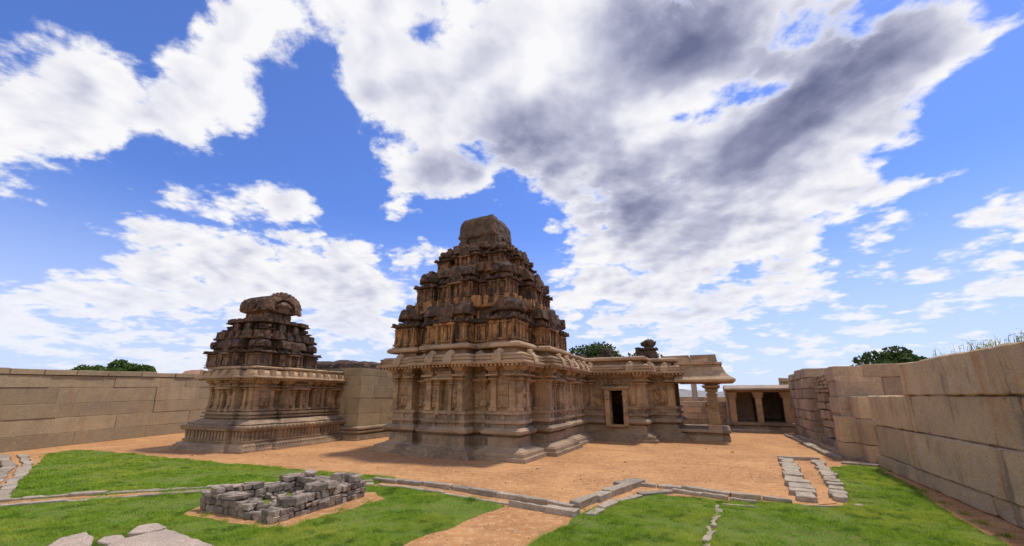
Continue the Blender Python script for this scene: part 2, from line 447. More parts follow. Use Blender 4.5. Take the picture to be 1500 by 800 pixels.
class MB:
    """Collects shapes and links them as one mesh object."""

    def __init__(self):
        self.v, self.f = [], []

    def add(self, vs, fs, mat=None):
        n = len(self.v)
        self.v += [tuple(mat @ Vector(p)) for p in vs] if mat is not None else [tuple(p) for p in vs]
        self.f += [tuple(i + n for i in f) for f in fs]
        return self

    def box(self, x0, x1, y0, y1, z0, z1, mat=None):
        vs = [(x0, y0, z0), (x1, y0, z0), (x1, y1, z0), (x0, y1, z0), (x0, y0, z1), (x1, y0, z1), (x1, y1, z1), (x0, y1, z1)]
        fs = [(3, 2, 1, 0), (4, 5, 6, 7), (0, 1, 5, 4), (1, 2, 6, 5), (2, 3, 7, 6), (3, 0, 4, 7)]
        return self.add(vs, fs, mat)

    def loft(self, rings, mat=None, cap=True, skip=None):
        """rings: list of equal-length point lists (counter-clockwise seen from above, bottom first)."""
        n = len(rings[0])
        vs = [p for r in rings for p in r]
        fs = []
        for i in range(len(rings) - 1):
            for j in range(n):
                if skip and skip(i, j):
                    continue
                k = (j + 1) % n
                fs.append((i * n + j, i * n + k, (i + 1) * n + k, (i + 1) * n + j))
        if cap:
            fs.append(tuple(range(n - 1, -1, -1)))
            fs.append(tuple((len(rings) - 1) * n + j for j in range(n)))
        return self.add(vs, fs, mat)

    def lathe(self, prof, n=8, mat=None, phase=0.0, sx=1.0, sy=1.0):
        rings = []
        for z, r in prof:
            rings.append([(sx * r * math.cos(phase + 2 * math.pi * k / n), sy * r * math.sin(phase + 2 * math.pi * k / n), z) for k in range(n)])
        return self.loft(rings, mat)

    def mesh(self, name):
        me = bpy.data.meshes.new(name)
        me.from_pydata(self.v, [], self.f)
        me.update()
        return me

    def build(self, name, mat, parent=None, loc=(0, 0, 0), rz=0.0, rough=None, smooth=False):
        me = self.mesh(name)
        if rough:
            roughen(me, **rough)
        me.materials.append(mat)
        if smooth:
            me.polygons.foreach_set('use_smooth', [True] * len(me.polygons))
        o = bpy.data.objects.new(name, me)
        C.objects.link(o)
        o.location = loc
        o.rotation_euler = (0, 0, rz)
        if parent is not None:
            o.parent = parent
        return o


def roughen(me, size=0.12, amp=0.04, scale=2.5, seed=0.0, rounds=5, bevel=0.0, erode=0.0):
    bm = bmesh.new()
    bm.from_mesh(me)
    if bevel:
        bmesh.ops.bevel(bm, geom=list(bm.edges), offset=bevel, segments=1, affect='EDGES', clamp_overlap=True)
    for _ in range(rounds):
        lng = [e for e in bm.edges if e.calc_length() > size * 1.6]
        if not lng:
            break
        bmesh.ops.subdivide_edges(bm, edges=lng, cuts=1, use_grid_fill=True)
    bmesh.ops.triangulate(bm, faces=[f for f in bm.faces if len(f.verts) > 4])
    bm.normal_update()
    off = Vector((seed * 3.17, seed * 1.71, seed * 2.33))
    for vt in bm.verts:
        p = vt.co * scale + off
        d = noise.fractal(p, 1.0, 2.1, 4) * amp
        if erode:
            k = noise.noise(vt.co * (scale * 0.45) + off * 2)
            if k > 0.12:
                d -= erode * (k - 0.12)
        vt.co += vt.normal * d + 0.25 * amp * Vector(noise.noise_vector(p * 1.7))
    bm.to_mesh(me)
    bm.free()


def rng_mesh_copy(o, parent, loc, rz):
    c = o.copy()
    C.objects.link(c)
    c.parent = parent
    c.location = loc
    c.rotation_euler = (0, 0, rz)
    return c


def offset_poly(pts, d):
    """Move every edge of a counter-clockwise rectilinear polygon outward by d."""
    n = len(pts)
    out = []
    for i in range(n):
        a, b, c_ = pts[i - 1], pts[i], pts[(i + 1) % n]
        n1 = Vector((b[1] - a[1], a[0] - b[0])).normalized()
        n2 = Vector((c_[1] - b[1], b[0] - c_[0])).normalized()
        if abs(n1.dot(n2)) > 0.99:
            q_ = n1
        else:
            q_ = n1 + n2
        out.append((b[0] + q_.x * d, b[1] + q_.y * d))
    return out


def plan_loft(mb, plan, prof, skip=None, cap=True):
    mb.loft([[(x, y, z) for x, y in offset_poly(plan, o)] for z, o in prof], cap=cap, skip=skip)
    return mb

# ------------------------------------------------------------------ temple kit: pilasters, niches, reliefs, cornices, miniature shrines
def rect_stack(mb, prof, x=0.0, y=0.0):
    """prof: (z, half width, depth); a stack of rectangles standing against the wall plane y = 0, projecting to -y."""
    mb.loft([[(x - hw, y - d * 1.45, z), (x + hw, y - d * 1.45, z), (x + hw, y + 0.03, z), (x - hw, y + 0.03, z)] for z, hw, d in prof])


def pilaster_mb(z0, z1, k=1.0):
    h = z1 - z0
    mb = MB()
    z = lambda t: z0 + t * h
    rect_stack(mb, [(z(0), .17 * k, .12 * k), (z(.07), .17 * k, .12 * k), (z(.075), .13 * k, .09 * k), (z(.60), .125 * k, .085 * k), (z(.605), .145 * k, .105 * k),
                    (z(.63), .145 * k, .105 * k), (z(.64), .10 * k, .07 * k), (z(.67), .12 * k, .09 * k), (z(.70), .19 * k, .15 * k), (z(.725), .19 * k, .15 * k),
                    (z(.745), .11 * k, .08 * k), (z(.765), .13 * k, .10 * k), (z(.775), .28 * k, .23 * k), (z(.815), .28 * k, .23 * k), (z(.82), .12 * k, .10 * k)])
    rect_stack(mb, [(z(.82), .12 * k, .10 * k), (z(.86), .14 * k, .12 * k), (z(.90), .19 * k, .2 * k), (z(.94), .24 * k, .25 * k), (z(1.0), .30 * k, .27 * k)])
    for s in (-1, 1):
        mb.box(s * .17 * k - .045 * k, s * .17 * k + .045 * k, -.17 * k, -.05, z(.82), z(.90))
    return mb


def pendant_mb(z0, z1, k=1.0):
    """Vase-and-pillar relief for the wall recesses."""
    h = z1 - z0
    mb = MB()
    z = lambda t: z0 + t * h
    mb.lathe([(z(0), .17 * k), (z(.04), .17 * k), (z(.05), .10 * k), (z(.08), .10 * k), (z(.11), .20 * k), (z(.17), .23 * k), (z(.22), .16 * k), (z(.25), .10 * k),
              (z(.27), .14 * k), (z(.29), .10 * k), (z(.48), .085 * k), (z(.49), .12 * k), (z(.52), .16 * k), (z(.54), .09 * k), (z(.57), .09 * k), (z(.60), .18 * k),
              (z(.62), .18 * k)], 10)
    rect_stack(mb, [(z(.62), .12 * k, .12), (z(.66), .22 * k, .18), (z(.69), .33 * k, .24), (z(.70), .36 * k, .26), (z(.735), .36 * k, .26), (z(.74), .18 * k, .14),
                    (z(.80), .2 * k, .15), (z(.81), .27 * k, .2), (z(.84), .27 * k, .2), (z(.85), .17 * k, .13), (z(.92), .14 * k, .1), (z(.95), .05 * k, .05)])
    for s in (-1, 1):
        mb.box(s * .2 * k - .05, s * .2 * k + .05, -.16, 0.0, z(.645), z(.69))
    return mb


def niche_mb(z0, z1, wd):
    """Doorway-like niche: two colonnettes, a lintel with a little stepped pediment."""
    h = z1 - z0
    mb = MB()
    z = lambda t: z0 + t * h
    for s in (-1, 1):
        x = s * wd * .5
        rect_stack(mb, [(z(-.10), .085, .10), (z(.08), .085, .10), (z(.085), .065, .08), (z(.52), .06, .075), (z(.53), .09, .11), (z(.56), .09, .11), (z(.57), .06, .07),
                        (z(.60), .12, .13), (z(.63), .12, .13), (z(.64), .07, .09), (z(.69), .13, .15)], x)
    w2 = wd * .5
    rect_stack(mb, [(z(.69), w2 + .14, .13), (z(.70), w2 + .24, .25), (z(.735), w2 + .24, .25), (z(.78), w2 + .14, .15), (z(.79), w2 + .06, .1), (z(.86), w2 + .06, .1),
                    (z(.865), w2 + .12, .16), (z(.89), w2 + .12, .16), (z(.895), w2 + .04, .08), (z(.97), w2 - .02, .06), (z(.99), w2 * .5, .04)])
    for i in range(6):
        x = (i - 2.5) / 5 * (wd + .06)
        mb.box(x - .025, x + .025, -.12, -.05, z(.80), z(.85))
    return mb


def relief_mb(wd, z0, z1, seed):
    """Carved panel: a raised border and one or two worn figures in low relief."""
    rnd = random.Random(seed)
    h = z1 - z0
    nx, nz = max(8, int(wd / .035)), max(12, int(h / .045))
    figs = []
    nfig = 2 if h > 1.0 else 1
    for k in range(nfig):
        b0 = z0 + h * (k / nfig) + .08
        fh = h / nfig - .16
        lean = rnd.uniform(-.08, .08)
        figs += [(lean, b0 + fh * .88, .055, .06, 1.0), (0, b0 + fh * .62, .085, .13, 1.0), (rnd.uniform(-.03, .03), b0 + fh * .40, .10, .09, .9),
                 (-.07, b0 + fh * .18, .045, .15, .9), (.07 + lean, b0 + fh * .18, .045, .15, .9),
                 (-.15, b0 + fh * rnd.uniform(.5, .85), .05, .09, .7), (.15, b0 + fh * rnd.uniform(.45, .8), .05, .09, .7), (0, b0, .16, .035, 1.1)]
    mb = MB()
    vs, fs = [], []
    for j in range(nz + 1):
        for i in range(nx + 1):
            x = (i / nx - .5) * wd
            z = z0 + j / nz * h
            d = 0.0
            for fx, fz, sx, sz, a in figs:
                d = max(d, a * math.exp(-((x - fx * wd / .5) / sx) ** 2 - ((z - fz) / sz) ** 2))
            d = .17 * d + .025 * noise.noise((x * 14 + seed, z * 14, seed * .7))
            edge = i in (0, nx) or j in (0, nz)
            if i in (0, 1, nx - 1, nx) or j in (0, 1, nz - 1, nz):
                d = .04
            vs.append((x, .01 if edge else -.012 - d, z))
    for j in range(nz):
        for i in range(nx):
            a = j * (nx + 1) + i
            fs.append((a, a + 1, a + nx + 2, a + nx + 1))
    return mb.add(vs, fs)


def kudu_mb():
    """Plate on the cornice slope with a worn lion mask on top."""
    mb = MB()
    mb.loft([[(-.17, -.68, 3.68), (.17, -.68, 3.68), (.17, -.3, 3.68), (-.17, -.3, 3.68)], [(-.20, -.69, 3.76), (.20, -.69, 3.76), (.20, -.3, 3.76), (-.20, -.3, 3.76)],
             [(-.19, -.62, 4.0), (.19, -.62, 4.0), (.19, -.25, 4.0), (-.19, -.25, 4.0)], [(-.14, -.50, 4.14), (.14, -.50, 4.14), (.14, -.2, 4.14), (-.14, -.2, 4.14)]])
    mb.lathe([(4.08, .12), (4.15, .16), (4.23, .14), (4.28, .07)], 8, Matrix.Translation((0, -.36, 0)))
    mb.lathe([(4.05, .05), (4.12, .08), (4.2, .05)], 6, Matrix.Translation((-.14, -.42, 0)))
    mb.lathe([(4.05, .05), (4.12, .08), (4.2, .05)], 6, Matrix.Translation((.14, -.42, 0)))
    return mb


def edge_frame(a, b):
    L = math.hypot(b[0] - a[0], b[1] - a[1])
    return L, math.atan2(b[1] - a[1], b[0] - a[0])


def along(a, b, t):
    return (a[0] + (b[0] - a[0]) * t, a[1] + (b[1] - a[1]) * t)


def dentils(mb, plan, edges, off, z0, z1, step=.2, wd=.09, dp=.1):
    op = offset_poly(plan, off)
    n = len(plan)
    for i in edges:
        a, b = op[i], op[(i + 1) % n]
        L, ang = edge_frame(a, b)
        k = max(1, int(L / step))
        for j in range(k):
            p = along(a, b, (j + .5) / k)
            mb.box(-wd / 2, wd / 2, -dp * .3, dp, z0, z1, Matrix.Translation((p[0], p[1], 0)) @ Matrix.Rotation(ang, 4, 'Z'))


# ---- miniature shrines of the tower
def ribs(mb, wd, dp, z0, z1, n, proud=.07):
    for i in range(n):
        x = (i / (n - 1) - .5) * (wd - .1) if n > 1 else 0
        mb.box(x - .045, x + .045, -dp / 2 - proud, dp / 2 + proud, z0, z1)
    m = max(2, int(n * dp / wd + .5))
    for i in range(m):
        y = (i / (m - 1) - .5) * (dp - .1)
        mb.box(-wd / 2 - proud, wd / 2 + proud, y - .045, y + .045, z0, z1)


def mini_body(mb, rf_, wd, dp, h):
    """base mouldings and pilastered wall (mb), dark cornice (rf_); returns the top z"""
    r = lambda ox, z: [(-wd / 2 - ox, -dp / 2 - ox, z), (wd / 2 + ox, -dp / 2 - ox, z), (wd / 2 + ox, dp / 2 + ox, z), (-wd / 2 - ox, dp / 2 + ox, z)]
    mb.loft([r(.08, 0), r(.08, h * .07), r(.01, h * .075), r(.01, h * .12), r(.07, h * .125), r(.07, h * .18), r(-.03, h * .19), r(-.03, h * .82)])
    ribs(mb, wd - .02, dp - .02, h * .18, h * .80, max(2, int(wd / .30)))
    mb.loft([r(.03, h * .70), r(.07, h * .72), r(.07, h * .76), r(.0, h * .78)])
    rf_.loft([r(.02, h * .80), r(.05, h * .82), r(.17, h * .84), r(.18, h * .88), r(.13, h * .92), r(.05, h * .96), r(-.02, h)])
    n = max(2, int(wd / .30))
    for i in range(n):
        x = (i / (n - 1) - .5) * wd
        rf_.box(x - .06, x + .06, -dp / 2 - .21, -dp / 2, h * .86, h * .99)
    m = max(2, int(dp / .30))
    for i in range(m):
        y = (i / (m - 1) - .5) * dp
        for s in (-1, 1):
            rf_.box(s * (wd / 2 + .1) - .11, s * (wd / 2 + .1) + .11, y - .06, y + .06, h * .86, h * .99)
    return h


def kuta_mb(wd, h):
    mb, rf_ = MB(), MB()
    t = mini_body(mb, rf_, wd, wd, h * .56)
    a = wd / 2
    rf_.lathe([(t - .02, a * .92), (t + h * .07, a * .92), (t + h * .075, a * 1.28), (t + h * .11, a * 1.36), (t + h * .13, a * 1.36), (t + h * .14, a * 1.22), (t + h * .24, a * 1.18), (t + h * .31, a * .95), (t + h * .36, a * .62),
               (t + h * .38, a * .36), (t + h * .385, a * .24), (t + h * .42, a * .28), (t + h * .44, a * .10)], 8, None, math.pi / 8)
    for k in range(4):
        m = Matrix.Rotation(k * math.pi / 2, 4, 'Z')
        rf_.lathe([(-.1, .20 * wd), (.1, .20 * wd), (.11, .12 * wd)], 8, m @ Matrix.Translation((0, -a * 1.14, t + h * .19)) @ Matrix.Rotation(math.pi / 2, 4, 'X'))
    return mb, rf_


def sala_mb(wd, dp, h):
    mb, rf_ = MB(), MB()
    t = mini_body(mb, rf_, wd, dp, h * .56)
    n = 9
    neck = .82
    mb.box(-wd / 2 * neck, wd / 2 * neck, -dp / 2 * neck, dp / 2 * neck, t - .01, t + h * .08)
    z0 = t + h * .075
    hh = h * .30
    rings = []
    for s in (-1, 1):
        ring = []
        for i in range(n + 1):
            ang = math.pi * i / n
            ring.append((s * wd * .58, -math.cos(ang) * dp * .62, z0 + hh * math.sin(ang) ** .8))
        rings.append(ring)
    vs = rings[0] + rings[1]
    fs = [(i + 1, i, n + 1 + i, n + 2 + i) for i in range(n)] + [tuple(range(n + 1)), tuple(range(2 * n + 1, n, -1)), (0, n, 2 * n + 1, n + 1)]
    rf_.add(vs, fs)
    for i in range(3):
        rf_.lathe([(z0 + hh * .95, .09), (z0 + hh * 1.1, .11), (z0 + hh * 1.3, .04)], 6, Matrix.Translation(((i - 1) * wd * .36, 0, 0)))
    rf_.lathe([(-.1, .24 * min(wd, h)), (.06, .24 * min(wd, h)), (.08, .15 * min(wd, h))], 10, Matrix.Translation((0, -dp * .62, t + h * .13)) @ Matrix.Rotation(math.pi / 2, 4, 'X'))
    for s in (-1, 1):
        mb.box(s * wd * .2 - .06, s * wd * .2 + .06, -dp / 2 - .16, 0, h * .02, h * .44)
    mb.box(-wd * .27, wd * .27, -dp / 2 - .22, 0, h * .41, h * .455)
    mb.box(-wd * .18, wd * .18, -dp / 2 - .16, 0, h * .455, h * .52)
    mb.box(-.09, .09, -dp / 2 - .1, 0, h * .09, h * .30)
    mb.lathe([(h * .30, .05), (h * .34, .07), (h * .38, .03)], 6, Matrix.Translation((0, -dp / 2 - .06, 0)))
    return mb, rf_


def panjara_mb(wd, dp, h):
    mb, rf_ = MB(), MB()
    t = mini_body(mb, rf_, wd, dp, h * .62)
    rf_.lathe([(-dp * .5, .46 * wd), (dp * .4, .46 * wd)], 10, Matrix.Translation((0, 0, t + h * .14)) @ Matrix.Rotation(math.pi / 2, 4, 'X'))
    rf_.box(-wd * .36, wd * .36, -dp / 2 * .9, dp / 2 * .9, t - .01, t + h * .2)
    rf_.lathe([(t + h * .25, .1), (t + h * .34, .1), (t + h * .4, .03)], 6)
    mb.box(-wd * .14, wd * .14, -dp / 2 - .07, 0, h * .12, h * .42)
    return mb, rf_


def shrine_part(name, pair, rz, x, y, z, mats, parent, rough, seed):
    body_, roof_ = pair
    o = place_rot(body_, rz, x, y, z).build(name, mats[0], parent, rough=dict(rough, seed=seed))
    place_rot(roof_, rz, x, y, z).build('roof', mats[1], o, rough=dict(rough, seed=seed + .5))
    return o


def place_rot(mb, rz, x, y, z):
    m = Matrix.Translation((x, y, z)) @ Matrix.Rotation(rz, 4, 'Z')
    mb.v = [tuple(m @ Vector(p)) for p in mb.v]
    return mb


def tower_storey(parent, cx, cy, z0, half, kuta_w, kuta_h, sala_w, sala_h, pan_w, pan_h, dp, mat, seed, rough, labels=False):
    """Ring of miniature shrines standing round one storey of the tower; each is a part of its own."""
    k = 0
    for side in range(4):
        rz = side * math.pi / 2
        c, s = math.cos(rz), math.sin(rz)

        def at_(u, v):
            return (cx + u * c - v * s, cy + u * s + v * c)
        # the corner at the start of this side
        x, y = at_(-(half - kuta_w / 2), -(half - kuta_w / 2))
        shrine_part('corner_shrine', kuta_mb(kuta_w, kuta_h), rz, x, y, z0, mat, parent, rough, seed + k)
        k += 1
        x, y = at_(0, -(half + .10 + .05 * half - dp / 2))
        shrine_part('barrel_shrine', sala_mb(sala_w, dp * 1.15, sala_h), rz, x, y, z0, mat, parent, rough, seed + k)
        k += 1
        gap = (half - kuta_w + sala_w / 2) / 2
        for sg in (-1, 1):
            x, y = at_(sg * gap, -(half - .10 - .08 * half - dp / 2))
            shrine_part('arched_shrine', panjara_mb(pan_w, dp, pan_h), rz, x, y, z0, mat, parent, rough, seed + k)
            k += 1


def square_plan(cx, cy, h, proj=0.0, pw=0.0):
    if not proj:
        return [(cx - h, cy - h), (cx + h, cy - h), (cx + h, cy + h), (cx - h, cy + h)]
    pts = []
    for side in range(4):
        rz = side * math.pi / 2
        c, s = math.cos(rz), math.sin(rz)
        for u, v in ((-h, -h), (-pw, -h), (-pw, -h - proj), (pw, -h - proj), (pw, -h)):
            pts.append((cx + u * c - v * s, cy + u * s + v * c))
    return pts


def storey_core(cx, cy, z0, z1, half, over, proj, pw):
    mb = MB()
    h = z1 - z0
    plan_loft(mb, square_plan(cx, cy, half, proj, pw), [(z0, .05), (z0 + h * .1, .05), (z0 + h * .11, 0), (z0 + h * .72, 0), (z0 + h * .74, .08), (z0 + h * .78, .08), (z0 + h * .79, over), (z0 + h * .84, over * 1.06),
                                                    (z0 + h * .93, over * .6), (z0 + h, over * .25)])
    # bosses along the cornice
    pl = offset_poly(square_plan(cx, cy, half, proj, pw), over)
    n = len(pl)
    for i in range(n):
        L, ang = edge_frame(pl[i], pl[(i + 1) % n])
        k = max(1, int(L / .42))
        for j in range(k):
            p = along(pl[i], pl[(i + 1) % n], (j + .5) / k)
            mb.box(-.11, .11, -.05, .3, z0 + h * .80, z0 + h * 1.02, Matrix.Translation((p[0], p[1], 0)) @ Matrix.Rotation(ang, 4, 'Z'))
            mb.box(-.07, .07, -.02, .3, z0 + h * .3, z0 + h * .74, Matrix.Translation((p[0], p[1], 0)) @ Matrix.Rotation(ang, 4, 'Z') @ Matrix.Translation((0, over - .05, 0)))
    return mb


# ------------------------------------------------------------------ ground
TA = R(26.3)
OX, OY = ground_point(770, 679.3)


def poly_obj(name, pts, z, mat, kind='structure', label=None):
    me = bpy.data.meshes.new(name)
    me.from_pydata([(x, y, z) for x, y in pts], [], [tuple(range(len(pts)))])
    me.update()
    if me.polygons[0].normal.z < 0:
        me.flip_normals()
    me.materials.append(mat)
    o = bpy.data.objects.new(name, me)
    C.objects.link(o)
    tag(o, label, None, None, kind)
    return o


poly_obj('ground', [(-1500, -600), (1500, -600), (1500, 2500), (-1500, 2500)], 0.0, M['sand'])


def wobble(pts, step=.35, amp=.06, seed=1):
    """Resample an outline and make it uneven."""
    out = []
    n = len(pts)
    for i in range(n):
        a, b = Vector(pts[i]), Vector(pts[(i + 1) % n])
        k = max(1, int((b - a).length / step))
        for j in range(k):
            p = a.lerp(b, j / k)
            d = noise.noise_vector((p.x * 1.9 + seed, p.y * 1.9, seed * 3.1))
            out.append((p.x + d.x * amp, p.y + d.y * amp))
    return out


GP = ground_point
LAWN_BACK = [GP(*p) for p in [(140, 660), (110, 659), (70, 665), (42, 690), (25, 705), (8, 722), (5, 734), (100, 728), (300, 717), (480, 707), (548, 709), (580, 703), (575, 699), (450, 689.5), (330, 679), (200, 666)]]
LAWN_FRONT = [GP(*p) for p in [(-250, 757), (0, 741), (100, 733), (300, 720), (480, 713), (548, 713), (600, 717), (690, 731), (742, 741), (590, 800), (520, 828), (400, 880), (-100, 880), (-300, 820)]]
LAWN_RIGHT = [GP(*p) for p in [(862, 748), (935, 726), (960, 724), (1070, 735), (1155, 738), (1234, 744), (1237, 735), (1228, 705), (1210, 686), (1250, 682), (1287, 686), (1340, 714), (1385, 742), (1440, 778), (1480, 800), (1560, 850), (1560, 880), (620, 880), (775, 801)]]
LAWN_FAR = [GP(*p) for p in [(-60, 690), (0, 683), (10, 690), (-2, 702), (-60, 716)]]
APRON = [GP(*p) for p in [(268, 753), (288, 744), (350, 728), (550, 722), (562, 731), (420, 774), (385, 776)]]
lawns = []
for i, (nm, pl) in enumerate((('back_lawn', LAWN_BACK), ('front_lawn', LAWN_FRONT), ('right_lawn', LAWN_RIGHT), ('far_lawn', LAWN_FAR))):
    pts = wobble(pl, .14, .13, i + 2)
    lawns.append(pts)
    poly_obj(nm, pts, 0.006, M['lawn'])
apron_pts = wobble(APRON, .25, .1, 9)
poly_obj('sand_apron', apron_pts, 0.011, M['sand'])
wear = wobble([GP(*p) for p in [(1340, 716), (1372, 728), (1420, 757), (1470, 783), (1452, 786), (1400, 758), (1362, 732)]], .2, .05, 12)
poly_obj('bare_earth_strip', wear, 0.011, M['sand'])


def inside(px, py, poly):
    x, y = np.asarray(px), np.asarray(py)
    r = np.zeros(x.shape, bool)
    n = len(poly)
    for i in range(n):
        x0, y0 = poly[i]
        x1, y1 = poly[(i + 1) % n]
        if y0 == y1:
            continue
        r ^= ((y0 > y) != (y1 > y)) & (x < (x1 - x0) * (y - y0) / (y1 - y0) + x0)
    return r


def make_grass(name, poly, holes, count, hgt, wid, seed):
    rs = np.random.RandomState(seed)
    P = np.array(poly)
    lo, hi = P.min(0), P.max(0)
    pts = np.zeros((0, 2))
    while len(pts) < count:
        c = rs.uniform(lo, hi, (count * 2, 2))
        dist = np.hypot(c[:, 0], c[:, 1])
        keep = (rs.rand(len(c)) < np.clip((9.0 / dist) ** 1.6, 0.05, 1.0)) & (dist < 40) & (np.abs(c[:, 0]) < 1.4 * c[:, 1] + 1)
        c = c[keep]
        ok = inside(c[:, 0], c[:, 1], poly)
        for h_ in holes:
            ok &= ~inside(c[:, 0], c[:, 1], h_)
        pts = np.vstack([pts, c[ok]])
    pts = pts[:count]
    strays = rs.rand(len(pts)) < .14
    pts[strays] += rs.normal(0, .13, (strays.sum(), 2))
    bare = np.array([noise.fractal((x * .55, y * .55, seed + 3), 1.0, 2.1, 3) for x, y in pts])
    pts = pts[rs.rand(len(pts)) > np.clip((bare - .08) * 2.6, 0, .85)]
    n = len(pts)
    tall = np.array([noise.noise((x * .9, y * .9, seed)) + .7 * noise.noise((x * 3.7, y * 3.7, seed + 5)) for x, y in pts])
    dist = np.hypot(pts[:, 0], pts[:, 1])
    hh = hgt * np.clip(.8 + .9 * tall, .25, 2.1) * rs.uniform(.55, 1.25, n)
    ww = wid * np.clip(dist / 9.0, 1, 2.6) * rs.uniform(.7, 1.3, n)
    ang = rs.uniform(0, 2 * np.pi, n)
    la = rs.uniform(0, 2 * np.pi, n)
    ln = hh * rs.uniform(.5, 1.9, n)
    V = np.zeros((n, 3, 3))
    V[:, 0, 0] = pts[:, 0] - np.cos(ang) * ww / 2
    V[:, 0, 1] = pts[:, 1] - np.sin(ang) * ww / 2
    V[:, 1, 0] = pts[:, 0] + np.cos(ang) * ww / 2
    V[:, 1, 1] = pts[:, 1] + np.sin(ang) * ww / 2
    V[:, 2, 0] = pts[:, 0] + np.cos(la) * ln
    V[:, 2, 1] = pts[:, 1] + np.sin(la) * ln
    V[:, 2, 2] = hh
    V[:, :2, 2] = 0.004
    me = bpy.data.meshes.new(name)
    me.vertices.add(n * 3)
    me.vertices.foreach_set('co', V.ravel())
    me.loops.add(n * 3)
    me.loops.foreach_set('vertex_index', np.arange(n * 3))
    me.polygons.add(n)
    me.polygons.foreach_set('loop_start', np.arange(0, n * 3, 3))
    me.update(calc_edges=True)
    me.materials.append(M['grass'])
    o = bpy.data.objects.new(name, me)
    C.objects.link(o)
    return tag(o, None, 'grass', None, 'stuff')

# ------------------------------------------------------------------ the main temple with hall and porch
T = tag(empty('temple', (OX, OY, 0), -TA), 'large temple with tall stepped weathered brick tower, carved granite walls and open side porch', 'temple')
W = [(-6.95, .6), (-5.8, .6), (-5.8, .95), (-4.75, .95), (-4.75, .2), (-2.85, .2), (-2.85, .95), (-1.8, .95), (-1.8, .6), (-.65, .6),
     (-.65, 1.6), (-1.0, 1.6), (-1.0, 2.75), (-.2, 2.75), (-.2, 4.95), (-.9, 4.95), (-.9, 5.55), (-.4, 5.55), (-.4, 8.4), (-.95, 8.4), (-.95, 9.4),
     (1.06, 9.4), (1.80, 9.4), (2.85, 9.4), (2.85, 11.3), (4.3, 11.3), (4.3, 15.0), (2.85, 15.0), (2.85, 18), (-10.45, 18), (-10.45, 9.4), (-6.65, 9.4),
     (-6.65, 8.4), (-7.2, 8.4), (-7.2, 5.55), (-6.7, 5.55), (-6.7, 4.95), (-7.4, 4.95), (-7.4, 2.75), (-6.6, 2.75), (-6.6, 1.6), (-6.95, 1.6)]
DOOR = W.index((1.06, 9.4))
PORCH = W.index((4.3, 11.3))
PL = [(0, .68), (.15, .68), (.152, .54), (.295, .54), (.30, .50), (.305, .45), (.33, .45), (.345, .38), (.40, .22), (.46, .15), (.465, .09), (.82, .09), (.825, .0), (.90, .0), (.905, .22),
      (.96, .30), (1.06, .31), (1.07, .29), (1.16, .15), (1.165, .02), (1.32, .02), (1.325, .15), (1.45, .16), (1.455, .02), (1.67, .02), (1.675, .13), (1.80, .135), (1.81, 0)]
skip_plinth = lambda i, j: (j == DOOR and PL[i][0] >= .82 and i < len(PL) - 1)
me_p = plan_loft(MB(), W, PL, skip=lambda i, j: j == DOOR and PL[i][0] >= .815, cap=False)
# little posts in the recessed band under the ledge
for i in (0, 2, 4, 6, 8, 9, 11, 13, 17, 20, 22, 24):
    pl_ = offset_poly(W, .04)
    a, b = pl_[i], pl_[i + 1]
    L, ang = edge_frame(a, b)
    k = max(1, int(L / .8))
    for j in range(k):
        p = along(a, b, (j + .5) / k)
        mt = Matrix.Translation((p[0], p[1], 0)) @ Matrix.Rotation(ang, 4, 'Z')
        me_p.box(-.09, .09, -.04, .05, 1.458, 1.672, mt)
        me_p.box(-.08, .08, -.03, .05, 1.163, 1.322, mt)
me_p.build('plinth', M['plinth'], T, rough=dict(size=.30, amp=.009, scale=1.6, seed=2))
WL = [(1.808, .0), (2.72, .0), (2.725, .0), (3.42, .0), (3.425, .05), (3.60, .05), (3.605, .11), (3.66, .11)]
NICHES = {4: .44, 13: .5, 17: .5, 37: .5}


def notched(plan, niches, depth=.24):
    out = []
    n_ = len(plan)
    for i in range(n_):
        a, b = plan[i], plan[(i + 1) % n_]
        out.append(a)
        if i in niches:
            L, ang = edge_frame(a, b)
            nx_, ny_ = -math.sin(ang) * depth, math.cos(ang) * depth
            h_ = niches[i] / 2 / L
            p0, p1 = along(a, b, .5 - h_), along(a, b, .5 + h_)
            out += [p0, (p0[0] + nx_, p0[1] + ny_), (p1[0] + nx_, p1[1] + ny_), p1]
    return out


WN = notched(W, NICHES)
WDOOR, WPORCH = WN.index((1.06, 9.4)), WN.index((4.3, 11.3))
me_w = plan_loft(MB(), WN, WL, skip=lambda i, j: (j == WDOOR and WL[i + 1][0] <= 2.721) or (j == WPORCH and WL[i + 1][0] <= 3.43), cap=False)
me_w.build('wall', M['temple'], T, rough=dict(size=.35, amp=.014, scale=1.5, seed=3))
CN = [(3.655, .10), (3.69, .30), (3.655, .57), (3.66, .63), (3.72, .65), (3.775, .635), (3.78, .56), (3.85, .545), (3.855, .60), (3.90, .60), (3.905, .53), (3.99, .50), (3.995, .54), (4.04, .53), (4.05, .46), (4.11, .38), (4.13, .2),
      (4.14, -.02), (4.34, -.03), (4.345, .24), (4.37, .32), (4.44, .34), (4.52, .31), (4.57, .22), (4.58, .10)]
me_c = plan_loft(MB(), W, CN, cap=False)
dentils(me_c, W, range(0, 26), .57, 3.57, 3.67, .19, .09, .08)
me_c.build('cornice', M['cornice'], T, rough=dict(size=.26, amp=.016, scale=2.2, seed=4))
rf = MB()
plan_loft(rf, W, [(4.50, -.05), (4.56, -.06)])
rf.build('roof', M['brick_dark'], T)

